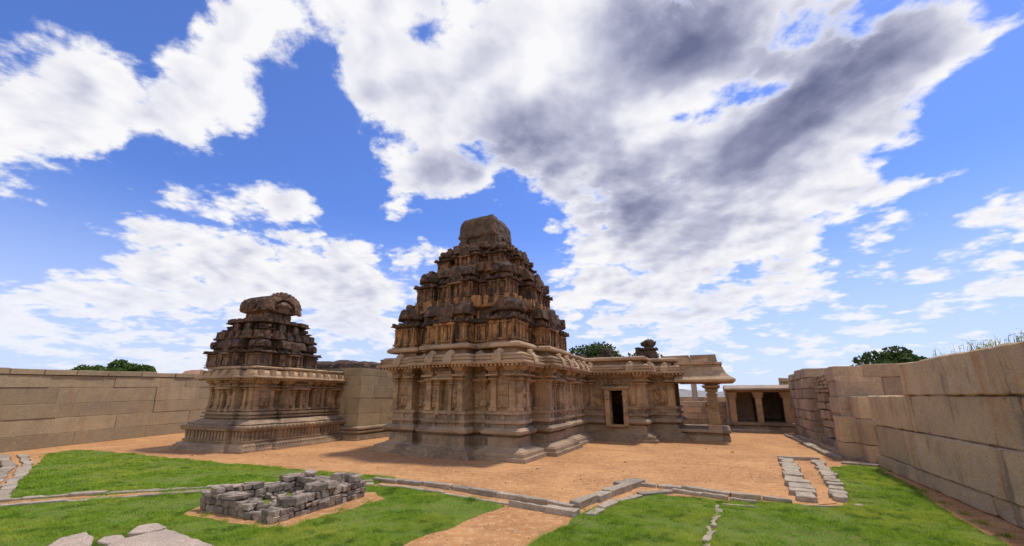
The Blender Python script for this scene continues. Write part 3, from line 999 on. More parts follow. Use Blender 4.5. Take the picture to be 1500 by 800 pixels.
# cornice ornaments
kd = None
for i in (0, 2, 4, 6, 8, 9, 11, 13, 17, 20, 22, 23, 24):
    a, b = W[i], W[i + 1]
    L, ang = edge_frame(a, b)
    k = max(1, int(round((L + .3) / 1.05)))
    if i in (20, 22):
        k = 1
    for j in range(k):
        p = along(a, b, (j + .5) / k if k > 1 else .5)
        if kd is None:
            kd = kudu_mb().build('cornice_mask', M['cornice'], T, (p[0], p[1], 0), ang, dict(size=.1, amp=.03, scale=4, seed=5))
        else:
            rng_mesh_copy(kd, T, (p[0], p[1], 0), ang)


# wall dressing
ZA, ZB = 1.81, 3.6
PROTO = {}


def pil(x, y, ang, parent=None, k=1.0, z0=ZA, z1=ZB, mat='temple'):
    key = ('pil', k, z0, z1, mat)
    if key not in PROTO:
        PROTO[key] = pilaster_mb(z0, z1, k).build('pilaster', M[mat], parent, (x, y, 0), ang, dict(size=.22, amp=.012, scale=3, seed=6))
    else:
        rng_mesh_copy(PROTO[key], parent, (x, y, 0), ang)


def dress(parent, a, b, style, z0=ZA, z1=ZB, k=1.0, mat='temple', seed=0):
    L, ang = edge_frame(a, b)
    if style in ('panel', 'niche', 'pair'):
        for t in (.15 * k / L, 1 - .15 * k / L):
            p = along(a, b, t)
            pil(p[0], p[1], ang, parent, k, z0, z1, mat)
    m = along(a, b, .5)
    if style == 'panel' and L > .62:
        relief_mb(max(.2, L - .62 * k), z0 + .08, z0 + (z1 - z0) * .62, seed).build('relief_panel', M[mat], parent, (m[0], m[1], 0), ang)
    if style == 'niche':
        n_ = niche_mb(z0, z1, min(.62, L * .34)).build('niche_frame', M[mat], parent, (m[0], m[1], 0), ang, dict(size=.2, amp=.012, scale=3, seed=seed))
        wn_ = min(.62, L * .34)
        for s in (-1, 1):
            q_ = along(a, b, .5 + s * (L * .5 - .31 * k + wn_ * .5 + .06) * .5 / L)
            ww_ = (L * .5 - .31 * k) - (wn_ * .5 + .06)
            if ww_ > .12:
                relief_mb(ww_, z0 + .05, z0 + (z1 - z0) * .5, seed + 3 + s).build('relief_panel', M[mat], parent, (q_[0], q_[1], 0), ang)
    if style == 'vase':
        key = ('vase', k, z0, z1, mat)
        if key not in PROTO:
            PROTO[key] = pendant_mb(z0, z1 - .05, k).build('vase_pillar', M[mat], parent, (m[0], m[1], 0), ang, dict(size=.2, amp=.012, scale=3, seed=8))
        else:
            rng_mesh_copy(PROTO[key], parent, (m[0], m[1], 0), ang)
        if L > .9:
            for s in (-1, 1):
                q_ = along(a, b, .5 + s * .33)
                relief_mb(.26, z0 + .05, z0 + (z1 - z0) * .45, seed + 5 + s).build('relief_panel', M[mat], parent, (q_[0], q_[1], 0), ang)
    if style == 'one':
        pil(m[0], m[1], ang, parent, k, z0, z1, mat)
    if style == 'relief':
        relief_mb(L - .1, z0 + .06, z0 + (z1 - z0) * .6, seed).build('relief_panel', M[mat], parent, (m[0], m[1], 0), ang)


for i, st in ((0, 'panel'), (2, 'vase'), (4, 'niche'), (6, 'vase'), (8, 'panel'), (9, 'panel'), (11, 'vase'), (13, 'niche'), (17, 'niche'), (20, 'one'),
              (12, 'one'), (24, 'panel'), (39, 'panel'), (37, 'niche')):
    dress(T, W[i], W[i + 1], st, seed=20 + i * 7)
# extra pilasters on the long rear projection and the hall front
for y in (6.35, 7.6):
    pil(-.4, y, math.pi / 2, T)
pil(2.68, 9.4, 0, T)
pil(2.85, 9.58, math.pi / 2, T)
pil(2.85, 10.3, math.pi / 2, T)
relief_mb(.42, 1.88, 2.9, 77).build('relief_panel', M['temple'], T, (2.85, 9.94, 0), math.pi / 2)
relief_mb(.46, 1.88, 2.5, 78).build('relief_panel', M['temple'], T, (.18, 9.4, 0), 0)
relief_mb(.42, 1.88, 2.5, 79).build('relief_panel', M['temple'], T, (2.28, 9.4, 0), 0)
relief_mb(1.7, 2.98, 3.38, 80).build('relief_panel', M['temple'], T, (1.3, 9.4, 0), 0)

# the side door: frame of jambs, lintel and threshold round the dark opening
dr = MB()
for x0, x1 in ((.80, 1.06), (1.80, 2.04)):
    dr.box(x0, x1, 9.02, 9.75, .80, 2.70)
    dr.box(x0 - .05, x1 + .03, 8.96, 9.3, 2.44, 2.52)
dr.box(.76, 2.08, 9.0, 9.75, 2.70, 2.80)
dr.box(.66, 2.18, 8.9, 9.45, 2.80, 2.90)
dr.box(.98, 1.9, 9.05, 9.75, .74, .86)
dr.build('door_frame', M['temple'], T, rough=dict(size=.18, amp=.012, scale=3, seed=11, bevel=.015))

# porch: platform, pillars, curved eave, parapet
pf = MB()
px0, px1, py0, py1 = 4.35, 6.95, 11.25, 15.4
rr = lambda o, z: [(px0, py0 - o, z), (px1 + o, py0 - o, z), (px1 + o, py1 + o, z), (px0, py1 + o, z)]
pf.loft([rr(0, 0), rr(0, .20), rr(-.06, .205), rr(-.06, .3), rr(-.14, .31), rr(-.14, .40), rr(.02, .43), rr(.05, .46), rr(.05, .56), rr(.0, .60)])
pf.build('porch_platform', M['plinth'], T, rough=dict(size=.25, amp=.02, scale=2, seed=12))


def pillar_mb(z0, z1, wd):
    mb = MB()
    h = z1 - z0
    a = wd / 2
    r = lambda k, t: [(-a * k, -a * k, z0 + h * t), (a * k, -a * k, z0 + h * t), (a * k, a * k, z0 + h * t), (-a * k, a * k, z0 + h * t)]
    mb.loft([r(1.25, 0), r(1.25, .10), r(1.1, .105), r(1.1, .30), r(.98, .31), r(.98, .43), r(1.08, .44), r(1.08, .58), r(.96, .59), r(.94, .68), r(1.12, .69), r(1.12, .73), r(.8, .745),
             r(.8, .77), r(1.25, .79), r(1.3, .82), r(.85, .84)])
    mb.loft([r(.85, .84), r(1.6, .86), r(1.75, .88), r(1.75, .905), r(.95, .915), r(1.0, .93), r(1.7, .955), r(2.2, .975), r(2.3, 1.0)])
    for s in ((0, -1), (0, 1), (1, 0), (-1, 0)):
        for t in (.17, .5):
            c0, c1 = s[0] * a * 1.09, s[1] * a * 1.09
            mb.box(c0 - .09, c0 + .09, c1 - .09, c1 + .09, z0 + h * (t - .05), z0 + h * (t + .05))
    return mb


pp = None
for x, y in ((6.25, 11.75), (6.25, 14.7)):
    if pp is None:
        pp = pillar_mb(.58, 3.22, .53).build('porch_pillar', M['temple'], T, (x, y, 0), 0, dict(size=.35, amp=.006, scale=3, seed=13))
    else:
        rng_mesh_copy(pp, T, (x, y, 0), 0)
MB().box(4.02, 4.31, 11.32, 12.1, .6, 3.42).build('door_jamb', M['temple'], T, rough=dict(size=.3, amp=.012, scale=3, seed=14))
pil(4.08, 11.3, 0, T)
rb = MB()
rb.box(4.1, 6.55, 11.45, 15.0, 3.20, 3.42)
rb.build('porch_beam', M['temple'], T, rough=dict(size=.3, amp=.012, scale=3, seed=15))
re = MB()
ex0, ex1, ey0, ey1 = 4.42, 6.62, 11.6, 14.9
rq = lambda o, z: [(ex0, ey0 - o, z), (ex1 + o, ey0 - o, z), (ex1 + o, ey1 + o, z), (ex0, ey1 + o, z)]
re.loft([rq(.0, 3.42), rq(.45, 3.36), rq(.82, 3.16), rq(.86, 3.17), rq(.88, 3.28), rq(.80, 3.34), rq(.62, 3.46), rq(.46, 3.64), rq(.36, 3.85), rq(.32, 3.98), rq(.2, 4.0), rq(.2, 4.14), rq(.32, 4.16), rq(.32, 4.26), rq(.1, 4.28)])
re.build('porch_eave', M['cornice'], T, rough=dict(size=.25, amp=.015, scale=1.5, seed=16))
pr = MB()
for x0, x1 in ((3.72, 5.3), (5.315, 6.72)):
    pr.loft([[(x0, 11.55, 4.28), (x1, 11.55, 4.28), (x1, 14.8, 4.28), (x0, 14.8, 4.28)], [(x0, 11.62, 4.72), (x1 - .06, 11.62, 4.72), (x1 - .06, 14.8, 4.72), (x0, 14.8, 4.72)]])
pr.build('porch_parapet', M['cornice'], T, rough=dict(size=.3, amp=.018, scale=2, seed=17))

# dark brick remains on the hall roof
rt = MB()
for part_ in kuta_mb(.62, 1.5):
    place_rot(part_, 0, 2.95, 12.4, 4.5)
    rt.add(part_.v, part_.f)
rt.loft([[(1.9, 12.0, 4.5), (3.5, 12.0, 4.5), (3.5, 13.0, 4.5), (1.9, 13.0, 4.5)], [(2.2, 12.0, 4.9), (3.45, 12.0, 4.9), (3.45, 13.0, 4.9), (2.2, 13.0, 4.9)],
         [(2.15, 12.05, 5.35), (3.2, 12.05, 5.35), (3.2, 12.9, 5.35), (2.15, 12.9, 5.35)]])
rt.build('roof_turret', M['brick_dark'], T, rough=dict(size=.1, amp=.07, scale=3, seed=21, erode=.15))
rt2 = MB()
rt2.box(-.15, .75, 11.6, 12.5, 4.5, 5.0)
rt2.box(.1, .6, 11.7, 12.4, 4.9, 5.35)
rt2.build('roof_turret', M['brick_dark'], T, rough=dict(size=.12, amp=.1, scale=2.5, seed=22, erode=.2))
rt3 = MB()
rt3.box(-1.9, -.9, 11.0, 12.0, 4.5, 4.95)
rt3.build('roof_turret', M['brick_dark'], T, rough=dict(size=.12, amp=.12, scale=2.5, seed=23, erode=.2))

# the tower
TX, TY = -3.95, 3.85
RG = dict(size=.085, amp=.02, scale=6.0, erode=.06)
storey_core(TX, TY, 4.5, 6.72, 2.55, .42, .22, 1.0).build('tower_storey', M['brick'], T, rough=dict(RG, seed=31))
tower_storey(T, TX, TY, 4.56, 3.22, 1.2, 2.22, 2.0, 2.1, .85, 1.95, 1.0, (M['brick'], M['brick_dark']), 100, RG)
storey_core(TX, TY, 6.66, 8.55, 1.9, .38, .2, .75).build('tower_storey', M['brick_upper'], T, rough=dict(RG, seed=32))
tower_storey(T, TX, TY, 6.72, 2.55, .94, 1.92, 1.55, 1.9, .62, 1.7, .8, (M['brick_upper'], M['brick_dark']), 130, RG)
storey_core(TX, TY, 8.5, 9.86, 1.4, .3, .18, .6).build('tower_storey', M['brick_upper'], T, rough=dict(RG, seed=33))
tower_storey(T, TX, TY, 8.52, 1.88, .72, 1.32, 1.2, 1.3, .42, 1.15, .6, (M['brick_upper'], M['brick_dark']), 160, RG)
cp = MB()
q4 = lambda h, z: [(TX - .1 - h, TY - h, z), (TX - .1 + h, TY - h, z), (TX - .1 + h, TY + h, z), (TX - .1 - h, TY + h, z)]
cp.loft([q4(1.32, 9.7), q4(1.30, 9.92), q4(1.0, 9.98), q4(.96, 10.55), q4(1.08, 10.6), q4(1.11, 10.72), q4(1.08, 10.8), q4(1.02, 11.5), q4(.86, 11.8)])
for s in range(4):
    mt = Matrix.Translation((TX - .1, TY, 0)) @ Matrix.Rotation(s * math.pi / 2, 4, 'Z')
    cp.box(-.9, -.5, -1.24, -.9, 9.85, 10.55, mt)
    cp.box(.45, .9, -1.22, -.9, 9.85, 10.5, mt)
cp.build('tower_cap', M['brick_cap'], T, rough=dict(size=.09, amp=.04, scale=3.6, seed=41, bevel=.03, erode=.10))

# ------------------------------------------------------------------ the small shrine
SX, SY = GP(347, 665)
SA = R(21.0)
S = tag(empty('shrine', (SX, SY, 0), -SA), 'smaller shrine with barrel-roofed dark tower, standing left of the large temple', 'shrine')
# wall outline (local x right, y back); front face y = .7, right face x = -.7
V = [(-3.75, .95), (-3.1, .95), (-3.1, 1.12), (-2.9, 1.12), (-2.9, .75), (-1.6, .75), (-1.6, 1.12), (-1.35, 1.12), (-1.35, .95), (-.75, .95),
     (-.75, 1.95), (-1.0, 1.95), (-1.0, 2.45), (-.55, 2.45), (-.55, 3.85), (-1.0, 3.85), (-1.0, 4.3), (-.75, 4.3), (-.75, 5.1), (-1.0, 5.1), (-1.0, 5.35), (-.7, 5.35), (-.7, 6.6), (-1.0, 6.6), (-1.0, 7.4),
     (-3.5, 7.4), (-3.5, 1.95), (-3.75, 1.95)]
VP = [(0, .92), (.10, .92), (.102, .84), (.20, .83), (.202, .76), (.30, .72), (.305, .62), (.34, .62), (.345, .56), (.42, .60), (.45, .60), (.455, .52), (.85, .52), (.855, .60), (.9, .68), (1.0, .70), (1.08, .60), (1.09, .5),
      (1.15, .52), (1.2, .4), (1.33, .16), (1.34, .08), (1.4, .08), (1.405, .2), (1.47, .22), (1.475, .08), (1.55, .07), (1.555, .17), (1.66, .18), (1.665, .05), (1.72, .05), (1.725, .13), (1.80, .13), (1.81, 0)]
vb = plan_loft(MB(), V, VP, cap=False)
po = offset_poly(V, .52)
for i in (0, 2, 4, 6, 8, 9, 11, 13, 15, 17, 21):
    a, b = po[i], po[i + 1]
    L, ang = edge_frame(a, b)
    k = max(1, int(L / .2))
    for j in range(k):
        p = along(a, b, (j + .5) / k)
        vb.box(-.055, .055, -.05, .05, .46, .85, Matrix.Translation((p[0], p[1], 0)) @ Matrix.Rotation(ang, 4, 'Z'))
po = offset_poly(V, .66)
dentils(vb, V, range(0, 24), .70, .99, 1.06, .22, .12, .07)
dentils(vb, V, range(9, 24), .80, .21, .27, .16, .09, .06)
vb.build('plinth', M['plinth'], S, rough=dict(size=.26, amp=.008, scale=1.8, seed=51))
plan_loft(MB(), notched(V, {4: .36, 13: .38, 21: .36}), [(1.808, 0), (3.0, 0), (3.005, .05), (3.12, .05), (3.125, .1), (3.2, .1)], cap=False).build('wall', M['temple'], S, rough=dict(size=.3, amp=.012, scale=1.5, seed=52))
CV = [(3.195, .08), (3.22, .25), (3.2, .48), (3.205, .53), (3.26, .55), (3.31, .52), (3.32, .48), (3.38, .475), (3.385, .45), (3.46, .42), (3.55, .32), (3.6, .16), (3.61, .05), (3.66, .05), (3.665, .22), (3.74, .24), (3.79, .14)]
vc = plan_loft(MB(), V, CV, cap=False)
dentils(vc, V, range(0, 24), .45, 3.12, 3.2, .16, .075, .06)
for i in (0, 4, 8, 9, 13, 17, 21):
    a, b = offset_poly(V, .44)[i], offset_poly(V, .44)[i + 1]
    L, ang = edge_frame(a, b)
    k = max(1, int(L / .5))
    for j in range(k):
        p = along(a, b, (j + .5) / k)
        vc.box(-.11, .11, -.06, .3, 3.3, 3.6, Matrix.Translation((p[0], p[1], 0)) @ Matrix.Rotation(ang, 4, 'Z'))
vc.build('cornice', M['cornice'], S, rough=dict(size=.2, amp=.016, scale=2.4, seed=53))
plan_loft(MB(), V, [(3.7, -.05), (3.77, -.06)]).build('roof', M['brick_dark'], S)
for i, st in ((0, 'panel'), (4, 'niche'), (8, 'panel'), (9, 'panel'), (11, 'vase'), (13, 'niche'), (15, 'one'), (17, 'panel'), (21, 'niche'), (23, 'one'), (2, 'one'), (6, 'one')):
    dress(S, V[i], V[i + 1], st, 1.81, 3.12, .72, 'temple', 300 + i * 7)
UX, UY = -2.70, 2.75
RS = dict(size=.075, amp=.016, scale=7.0, erode=.045)
storey_core(UX, UY, 3.75, 5.55, 1.3, .40, .15, .6).build('tower_storey', M['brick_dark'], S, rough=dict(RS, seed=61))
tower_storey(S, UX, UY, 3.75, 1.78, .74, 1.55, 1.2, 1.55, .46, 1.35, .68, (M['brick_shrine'], M['brick_dark']), 400, RS)
storey_core(UX, UY, 5.35, 6.25, 1.04, .36, .14, .5).build('tower_storey', M['brick_dark'], S, rough=dict(RS, seed=62))
for sx in (-1, 1):
    for sy in (-1, 1):
        shrine_part('corner_shrine', kuta_mb(.36, .62), 0, UX + sx * 1.2, UY + sy * 1.15, 5.4, (M['brick_shrine'], M['brick_dark']), S, RS, 63 + sx + 2 * sy)


def squeeze(mb, k=.92, dz=-.24):
    mb.v = [(UX - .16 + (x - UX) * k, UY + (y - UY) * k, 6.45 + dz + (z - 6.45) * .98) for x, y, z in mb.v]
    return mb


bv = MB()
q5 = lambda hx, hy, z: [(UX - hx, UY - hy, z), (UX + hx, UY - hy, z), (UX + hx, UY + hy, z), (UX - hx, UY + hy, z)]
bv.loft([q5(1.02, .85, 6.45), q5(1.02, .85, 6.62), q5(.86, .72, 6.64), q5(.86, .72, 6.95), q5(1.0, .84, 7.0), q5(1.12, 1.0, 7.06), q5(1.14, 1.02, 7.14)])
for i in range(5):
    bv.box(UX - .9 + i * .42, UX - .78 + i * .42, UY - .78, UY + .78, 6.64, 6.95)
squeeze(bv).build('tower_neck', M['brick_shrine'], S, rough=dict(RS, seed=67))
br = MB()
n = 14
prof = [(-math.cos(math.pi * i / n), math.sin(math.pi * i / n)) for i in range(n + 1)]
rings = []
for x in (-1.14, 1.02):
    rings.append([(UX + x, UY + c_ * 1.06, 7.12 + .92 * s_ ** .75) for c_, s_ in prof])
vs = rings[0] + rings[1]
fs = [(i + 1, i, n + 1 + i, n + 2 + i) for i in range(n)] + [tuple(range(n + 1)), tuple(range(2 * n + 1, n, -1)), (0, n, 2 * n + 1, n + 1)]
br.add(vs, fs)
for s in (-1, 1):            # arched projections along the sides
    for x in (-.95, -.5, -.05, .4, .8):
        br.box(UX + x - .08, UX + x + .08, UY + s * 1.0 - .1, UY + s * 1.0 + .1, 7.1, 7.28)
    for x in (-.75, -.05, .6):
        br.lathe([(-.14, .3), (.1, .3), (.12, .2)], 10, Matrix.Translation((UX + x, UY + s * .98, 7.42)) @ Matrix.Rotation(math.pi / 2, 4, 'X'))
squeeze(br).build('barrel_roof', M['brick_dark'], S, rough=dict(RS, seed=68, amp=.035, erode=.09))
ga = MB()
ro = [(c_ * 1.16, -.04 + 1.04 * s_ ** .75) for c_, s_ in prof]
ri = [(c_ * .72, -.04 + .68 * s_ ** .75) for c_, s_ in prof]
for k, (x0, x1) in enumerate(((1.0, 1.26),)):
    A_ = [(UX + x0, UY + y, 7.1 + z) for y, z in ro]
    B_ = [(UX + x1, UY + y, 7.1 + z) for y, z in ro]
    C_ = [(UX + x1, UY + y, 7.1 + z) for y, z in ri]
    D_ = [(UX + x0, UY + y, 7.1 + z) for y, z in ri]
    m_n = n + 1
    fs = []
    for r_ in range(4):
        for i in range(n):
            fs.append((r_ * m_n + i, r_ * m_n + i + 1, ((r_ + 1) % 4) * m_n + i + 1, ((r_ + 1) % 4) * m_n + i))
    fs += [(0, m_n, 2 * m_n, 3 * m_n), (n, 3 * m_n + n, 2 * m_n + n, m_n + n)]
    ga.add(A_ + B_ + C_ + D_, fs)
for i in range(n + 1):      # flame-like knobs round the horseshoe
    y, z = ro[i]
    ga.box(UX + 1.04, UX + 1.22, UY + y * 1.01 - .05, UY + y * 1.01 + .05, 7.1 + z * 1.01 - .05, 7.1 + z * 1.01 + .04)
ga.lathe([(6.98, .3), (7.1, .34), (7.3, .36), (7.32, .46), (7.42, .46), (7.5, .34), (7.62, .2), (7.68, .06)], 8, Matrix.Translation((UX + 1.05, UY, 0)))
squeeze(ga).build('horseshoe_gable', M['brick_shrine'], S, rough=dict(size=.08, amp=.045, scale=5, seed=69, erode=.08))

# plain ashlar hall behind the shrine


def stone_run(mb, L, courses, thick, rnd, joints=None, lmin=.9, lmax=2.0, gap=.008, jit=.025, shear=0.0, bev=.018, start=0.0, core=True, x_end_jit=0.0, depth_of=None, core_y=.07, top_jit=0.0):
    """Separate stones along +x, front face at y = 0 facing -y. courses: list of (z0, z1)."""
    for ci, (z0, z1) in enumerate(courses):
        if joints and joints[ci]:
            xs = joints[ci]
        else:
            xs = [start + rnd.uniform(-x_end_jit, x_end_jit)]
            while xs[-1] < start + L - lmin * .7:
                xs.append(min(start + L, xs[-1] + rnd.uniform(lmin, lmax)))
            if xs[-1] < start + L - .05:
                xs[-1] = start + L
        for a, b in zip(xs[:-1], xs[1:]):
            if b - a < .03:
                continue
            d = rnd.uniform(-jit, jit) + (depth_of((a + b) / 2, (z0 + z1) / 2) if depth_of else 0)
            t0, t1 = rnd.uniform(-jit, jit) * .4, rnd.uniform(-jit, jit) * .4
            sh = lambda x: 1 + shear * x
            dz_ = rnd.uniform(-1, .5) * top_jit if ci == len(courses) - 1 and top_jit else 0
            g2_ = gap / 2
            sl_ = rnd.uniform(-1, 1) * min(.03, jit)
            vs = []
            for z in (z0 + g2_, z1 - g2_ + dz_):
                k = sl_ * (1 if z > (z0 + z1) / 2 else -1)
                vs += [(a + g2_ + k * .5, d + t0, z * sh(a)), (b - g2_ + k * .5, d + t1, z * sh(b)), (b - g2_, thick, z * sh(b)), (a + g2_, thick, z * sh(a))]
            fs = [(3, 2, 1, 0), (4, 5, 6, 7), (0, 1, 5, 4), (1, 2, 6, 5), (2, 3, 7, 6), (3, 0, 4, 7)]
            mb.add(vs, fs)
    if core:
        za, zb = courses[0][0], courses[-1][1]
        sh = lambda x: 1 + shear * x
        vs = []
        for z in (za, zb - .05):
            vs += [(start + .06, core_y, z * sh(start)), (start + L - .06, core_y, z * sh(start + L)), (start + L - .06, thick - .07, z * sh(start + L)), (start + .06, thick - .07, z * sh(start))]
        mb.add(vs, [(3, 2, 1, 0), (4, 5, 6, 7), (0, 1, 5, 4), (1, 2, 6, 5), (2, 3, 7, 6), (3, 0, 4, 7)])
    return mb


# plain ashlar hall behind the shrine (a part of it)
rnd = random.Random(5)
hx, hy = .85, 6.2
hb = MB()
hplan = [(-5.2, hy), (hx, hy), (hx, 14.5), (-5.2, 14.5)]
plan_loft(hb, hplan, [(0, .42), (.12, .42), (.125, .34), (.26, .34), (.265, .2), (.40, .2), (.405, .30), (.48, .30), (.485, .16), (.58, .16), (.585, .26), (.68, .25), (.72, .05)], cap=False)
dentils(hb, hplan, (0, 1), .32, .15, .25, .18, .1, .06)
hb.build('hall_plinth', M['plinth'], S, rough=dict(size=.25, amp=.015, scale=2, seed=71))
hw = MB()
cs = [(.7, 1.42), (1.42, 2.28), (2.28, 3.0), (3.0, 3.56), (3.56, 3.98)]
a_ = MB()
stone_run(a_, 8.3, cs, .8, rnd, lmin=1.2, lmax=2.2, jit=.012)
hw.add(a_.v, a_.f, Matrix.Translation((hx, hy, 0)) @ Matrix.Rotation(math.pi / 2, 4, 'Z'))
b2_ = MB()
stone_run(b2_, 5.2, cs, .8, rnd, lmin=1.4, lmax=2.2, jit=.012)
hw.add(b2_.v, b2_.f, Matrix.Translation((-5.22 + .86, hy + .004, 0)))
hw.build('hall_wall', M['wall_far'], S, rough=dict(size=.35, amp=.012, scale=2, seed=72, bevel=.012))
hr = MB()
hr.loft([[(-5, hy + .4, 3.95), (hx - .35, hy + .4, 3.95), (hx - .35, 14.2, 3.95), (-5, 14.2, 3.95)], [(-5, hy + .5, 4.35), (hx - .4, hy + .6, 4.3), (hx - .4, 14.2, 4.3), (-5, 14.2, 4.35)],
         [(-4.5, hy + 1.2, 4.62), (hx - 1.0, hy + 1.2, 4.5), (hx - .9, 13.5, 4.5), (-4.5, 13.5, 4.62)]])
hr.build('hall_roof', M['brick_dark'], S, rough=dict(size=.25, amp=.1, scale=1.5, seed=73))

# ------------------------------------------------------------------ enclosure walls
cy_, sy_ = math.cos(TA), math.sin(TA)


def local_to_world(x, y):
    return (OX + x * cy_ + y * sy_, OY - x * sy_ + y * cy_)


def wall_object(name, mb, x, y, ang, mat, label, cat='wall', rough=None, world_=False):
    wx, wy = (x, y) if world_ else local_to_world(x, y)
    o = mb.build(name, mat, None, (wx, wy, 0), ang if world_ else ang - TA, rough)
    return tag(o, label, cat)


# near right wall: huge granite blocks, face at local x = 11.3 looking to -x; runs towards and past the camera
rnd = random.Random(11)
nw = MB()
# along +x of the run = towards the camera (local -y): start at local y = 4.9
st0 = 4.9
J = lambda ys: [st0 - y for y in ys]
stone_run(nw, 15.0, [(0, .42), (.42, 1.42), (1.42, 2.41), (2.41, 3.32)], 1.5, rnd,
          joints=[J([4.82, 2.3, -1.9, -5.2, -9.5]), J([4.74, 1.9, -4.2, -9.5]), J([4.62, 1.14, 1.06, -3.40, -3.62, -7.0, -9.5]), J([1.42, -.9, -3.02, -3.47, -6.4, -9.5])], gap=.014, jit=.03, core=False)
nw.box(.5, 14.0, .12, 1.4, 0, 2.35)
nw.box(3.8, 14.0, .12, 1.4, 2.3, 3.25)
wall_object('granite_wall', nw, 11.3, st0, -math.pi / 2, M['wall'], 'massive near wall of huge smooth granite blocks with orange stains, its far end stepped', 'wall', dict(size=.16, amp=.03, scale=2.6, seed=81, bevel=.03))

# the further right wall
rnd = random.Random(12)
fw = MB()
stone_run(fw, 6.6, [(0, .55), (.55, 1.1), (1.1, 1.6), (1.6, 2.25), (2.25, 2.8), (2.8, 3.35), (3.35, 3.85)], 1.3, rnd, lmin=.5, lmax=1.3, jit=.07, gap=.035, core=True, core_y=.14, top_jit=.22)
a_ = MB()
dep = lambda x, z: .32 + .12 * noise.noise((x * 1.3, z * 1.7, 3)) - (.18 if z < .5 else 0)
stone_run(a_, 4.3, [(0, .42), (.42, .86), (.86, 1.25), (1.25, 1.72), (1.72, 2.1), (2.1, 2.55)], 1.4, rnd, lmin=.35, lmax=.9, jit=.13, gap=.05, core=True, core_y=.62, depth_of=dep, start=6.6)
stone_run(a_, 4.3, [(2.55, 2.75), (2.75, 2.93), (2.93, 3.1), (3.1, 3.28), (3.28, 3.46)], 1.4, rnd, lmin=.14, lmax=.34, jit=.07, gap=.035, core=True, core_y=.5, depth_of=lambda x, z: .3, start=6.6)
stone_run(a_, 1.4, [(0, .5), (.5, 1.05), (1.05, 1.7), (1.7, 2.35), (2.35, 3.0), (3.0, 3.66)], 1.5, rnd, lmin=.7, lmax=1.4, jit=.05, gap=.03, core=True, top_jit=.1, start=10.85)
fw.add(a_.v, a_.f)
b2_ = MB()
stone_run(b2_, 4.5, [(0, .6), (.6, 1.2), (1.2, 1.85), (1.85, 2.4), (2.4, 3.12), (3.12, 3.64)], 1.3, rnd, lmin=.6, lmax=1.6, jit=.04, gap=.03, core=True, top_jit=.12)
fw.add(b2_.v, b2_.f, Matrix.Translation((12.27, -.02, 0)) @ Matrix.Rotation(math.pi / 2, 4, 'Z') @ Matrix.Translation((0.03, 0, 0)))
wall_object('granite_wall', fw, 10.95, 19.2, -math.pi / 2, M['rubble'], 'far right wall with broken recessed rubble patch and square dressed end', 'wall', dict(size=.2, amp=.03, scale=2.5, seed=82, bevel=.02))

# stepped stub blocks in the gap between the two walls
sb = MB()
stone_run(sb, .62, [(0, .62), (.62, 1.6)], 1.0, random.Random(3), joints=[[0, .62], [0, .62]], gap=.015, jit=.02, core=False)
wall_object('wall_stub', sb, 10.78, 6.55, 0, M['wall'], 'low stub of two stacked granite blocks, stepping down before the taller stub', 'wall stub', dict(size=.2, amp=.015, scale=2, seed=83, bevel=.015))
sb = MB()
stone_run(sb, .95, [(0, .62), (.62, 1.55), (1.55, 2.38)], 1.2, random.Random(4), joints=[[0, .95]] * 3, gap=.015, jit=.02, core=False)
wall_object('wall_stub', sb, 11.28, 5.75, 0, M['wall'], 'taller stub of three stacked granite blocks beside the near wall end', 'wall stub', dict(size=.2, amp=.015, scale=2, seed=84, bevel=.015))

# left enclosure wall (faces +x)
rnd = random.Random(21)
lw = MB()
stone_run(lw, 34, [(0, .58), (.58, 1.27), (1.27, 1.9), (1.9, 2.62), (2.62, 3.16)], 1.4, rnd, lmin=2.2, lmax=6.0, gap=.01, jit=.02, core=True, shear=.0085)
a_ = MB()
stone_run(a_, 34, [(3.165, 3.45)], 1.5, rnd, lmin=.9, lmax=2.0, gap=.03, jit=.03, core=False, shear=.0085, top_jit=.035)
lw.add(a_.v, a_.f, Matrix.Translation((0, -.06, 0)))
wall_object('enclosure_wall', lw, -22.35, 12.0, math.pi / 2 - .02, M['wall_far'], 'long flat enclosure wall of large granite blocks along the left side', 'wall', dict(size=.4, amp=.012, scale=1.6, seed=85, bevel=.012), True)

# ------------------------------------------------------------------ pillared gallery at the end of the court
GX, GY = local_to_world(7.1, 19.2)
GA = tag(empty('gallery', (GX, GY, 0), -TA), 'low open gallery with three square pillars and flat stone roof, at the court\'s far end', 'gallery')
gp = MB()
plan_loft(gp, [(0, .1), (3.95, .1), (3.95, 6.6), (0, 6.6)], [(0, .1), (.16, .1), (.165, 0), (.34, 0), (.345, -.06), (.42, -.06), (.43, .08), (.58, .08), (.60, .02)])
gp.build('platform', M['plinth'], GA, rough=dict(size=.25, amp=.02, scale=2, seed=91))
gpl = None
for x in (.36, 1.98, 3.62):
    mb = MB()
    r = lambda k, kx, z: [(-.19 * k - kx, -.19 * k, z), (.19 * k + kx, -.19 * k, z), (.19 * k + kx, .19 * k, z), (-.19 * k - kx, .19 * k, z)]
    if gpl is None:
        mb.loft([r(1, 0, .59), r(1, 0, 2.28), r(1, 0, 2.285), r(1.25, .06, 2.30), r(1.3, .08, 2.37), r(1.0, .04, 2.38), r(1.0, .05, 2.45), r(1.1, .10, 2.46), r(1.15, .12, 2.6), r(1.15, .12, 2.66)])
        gpl = mb.build('pillar', M['temple'], GA, (x, .42, 0), 0, dict(size=.3, amp=.006, scale=3, seed=92))
    else:
        rng_mesh_copy(gpl, GA, (x, .42, 0), 0)
mb = MB()
mb.box(.02, 3.9, .28, .62, 2.66, 2.80)
mb.build('beam', M['temple'], GA, rough=dict(size=.3, amp=.012, scale=2, seed=93))
mb = MB()
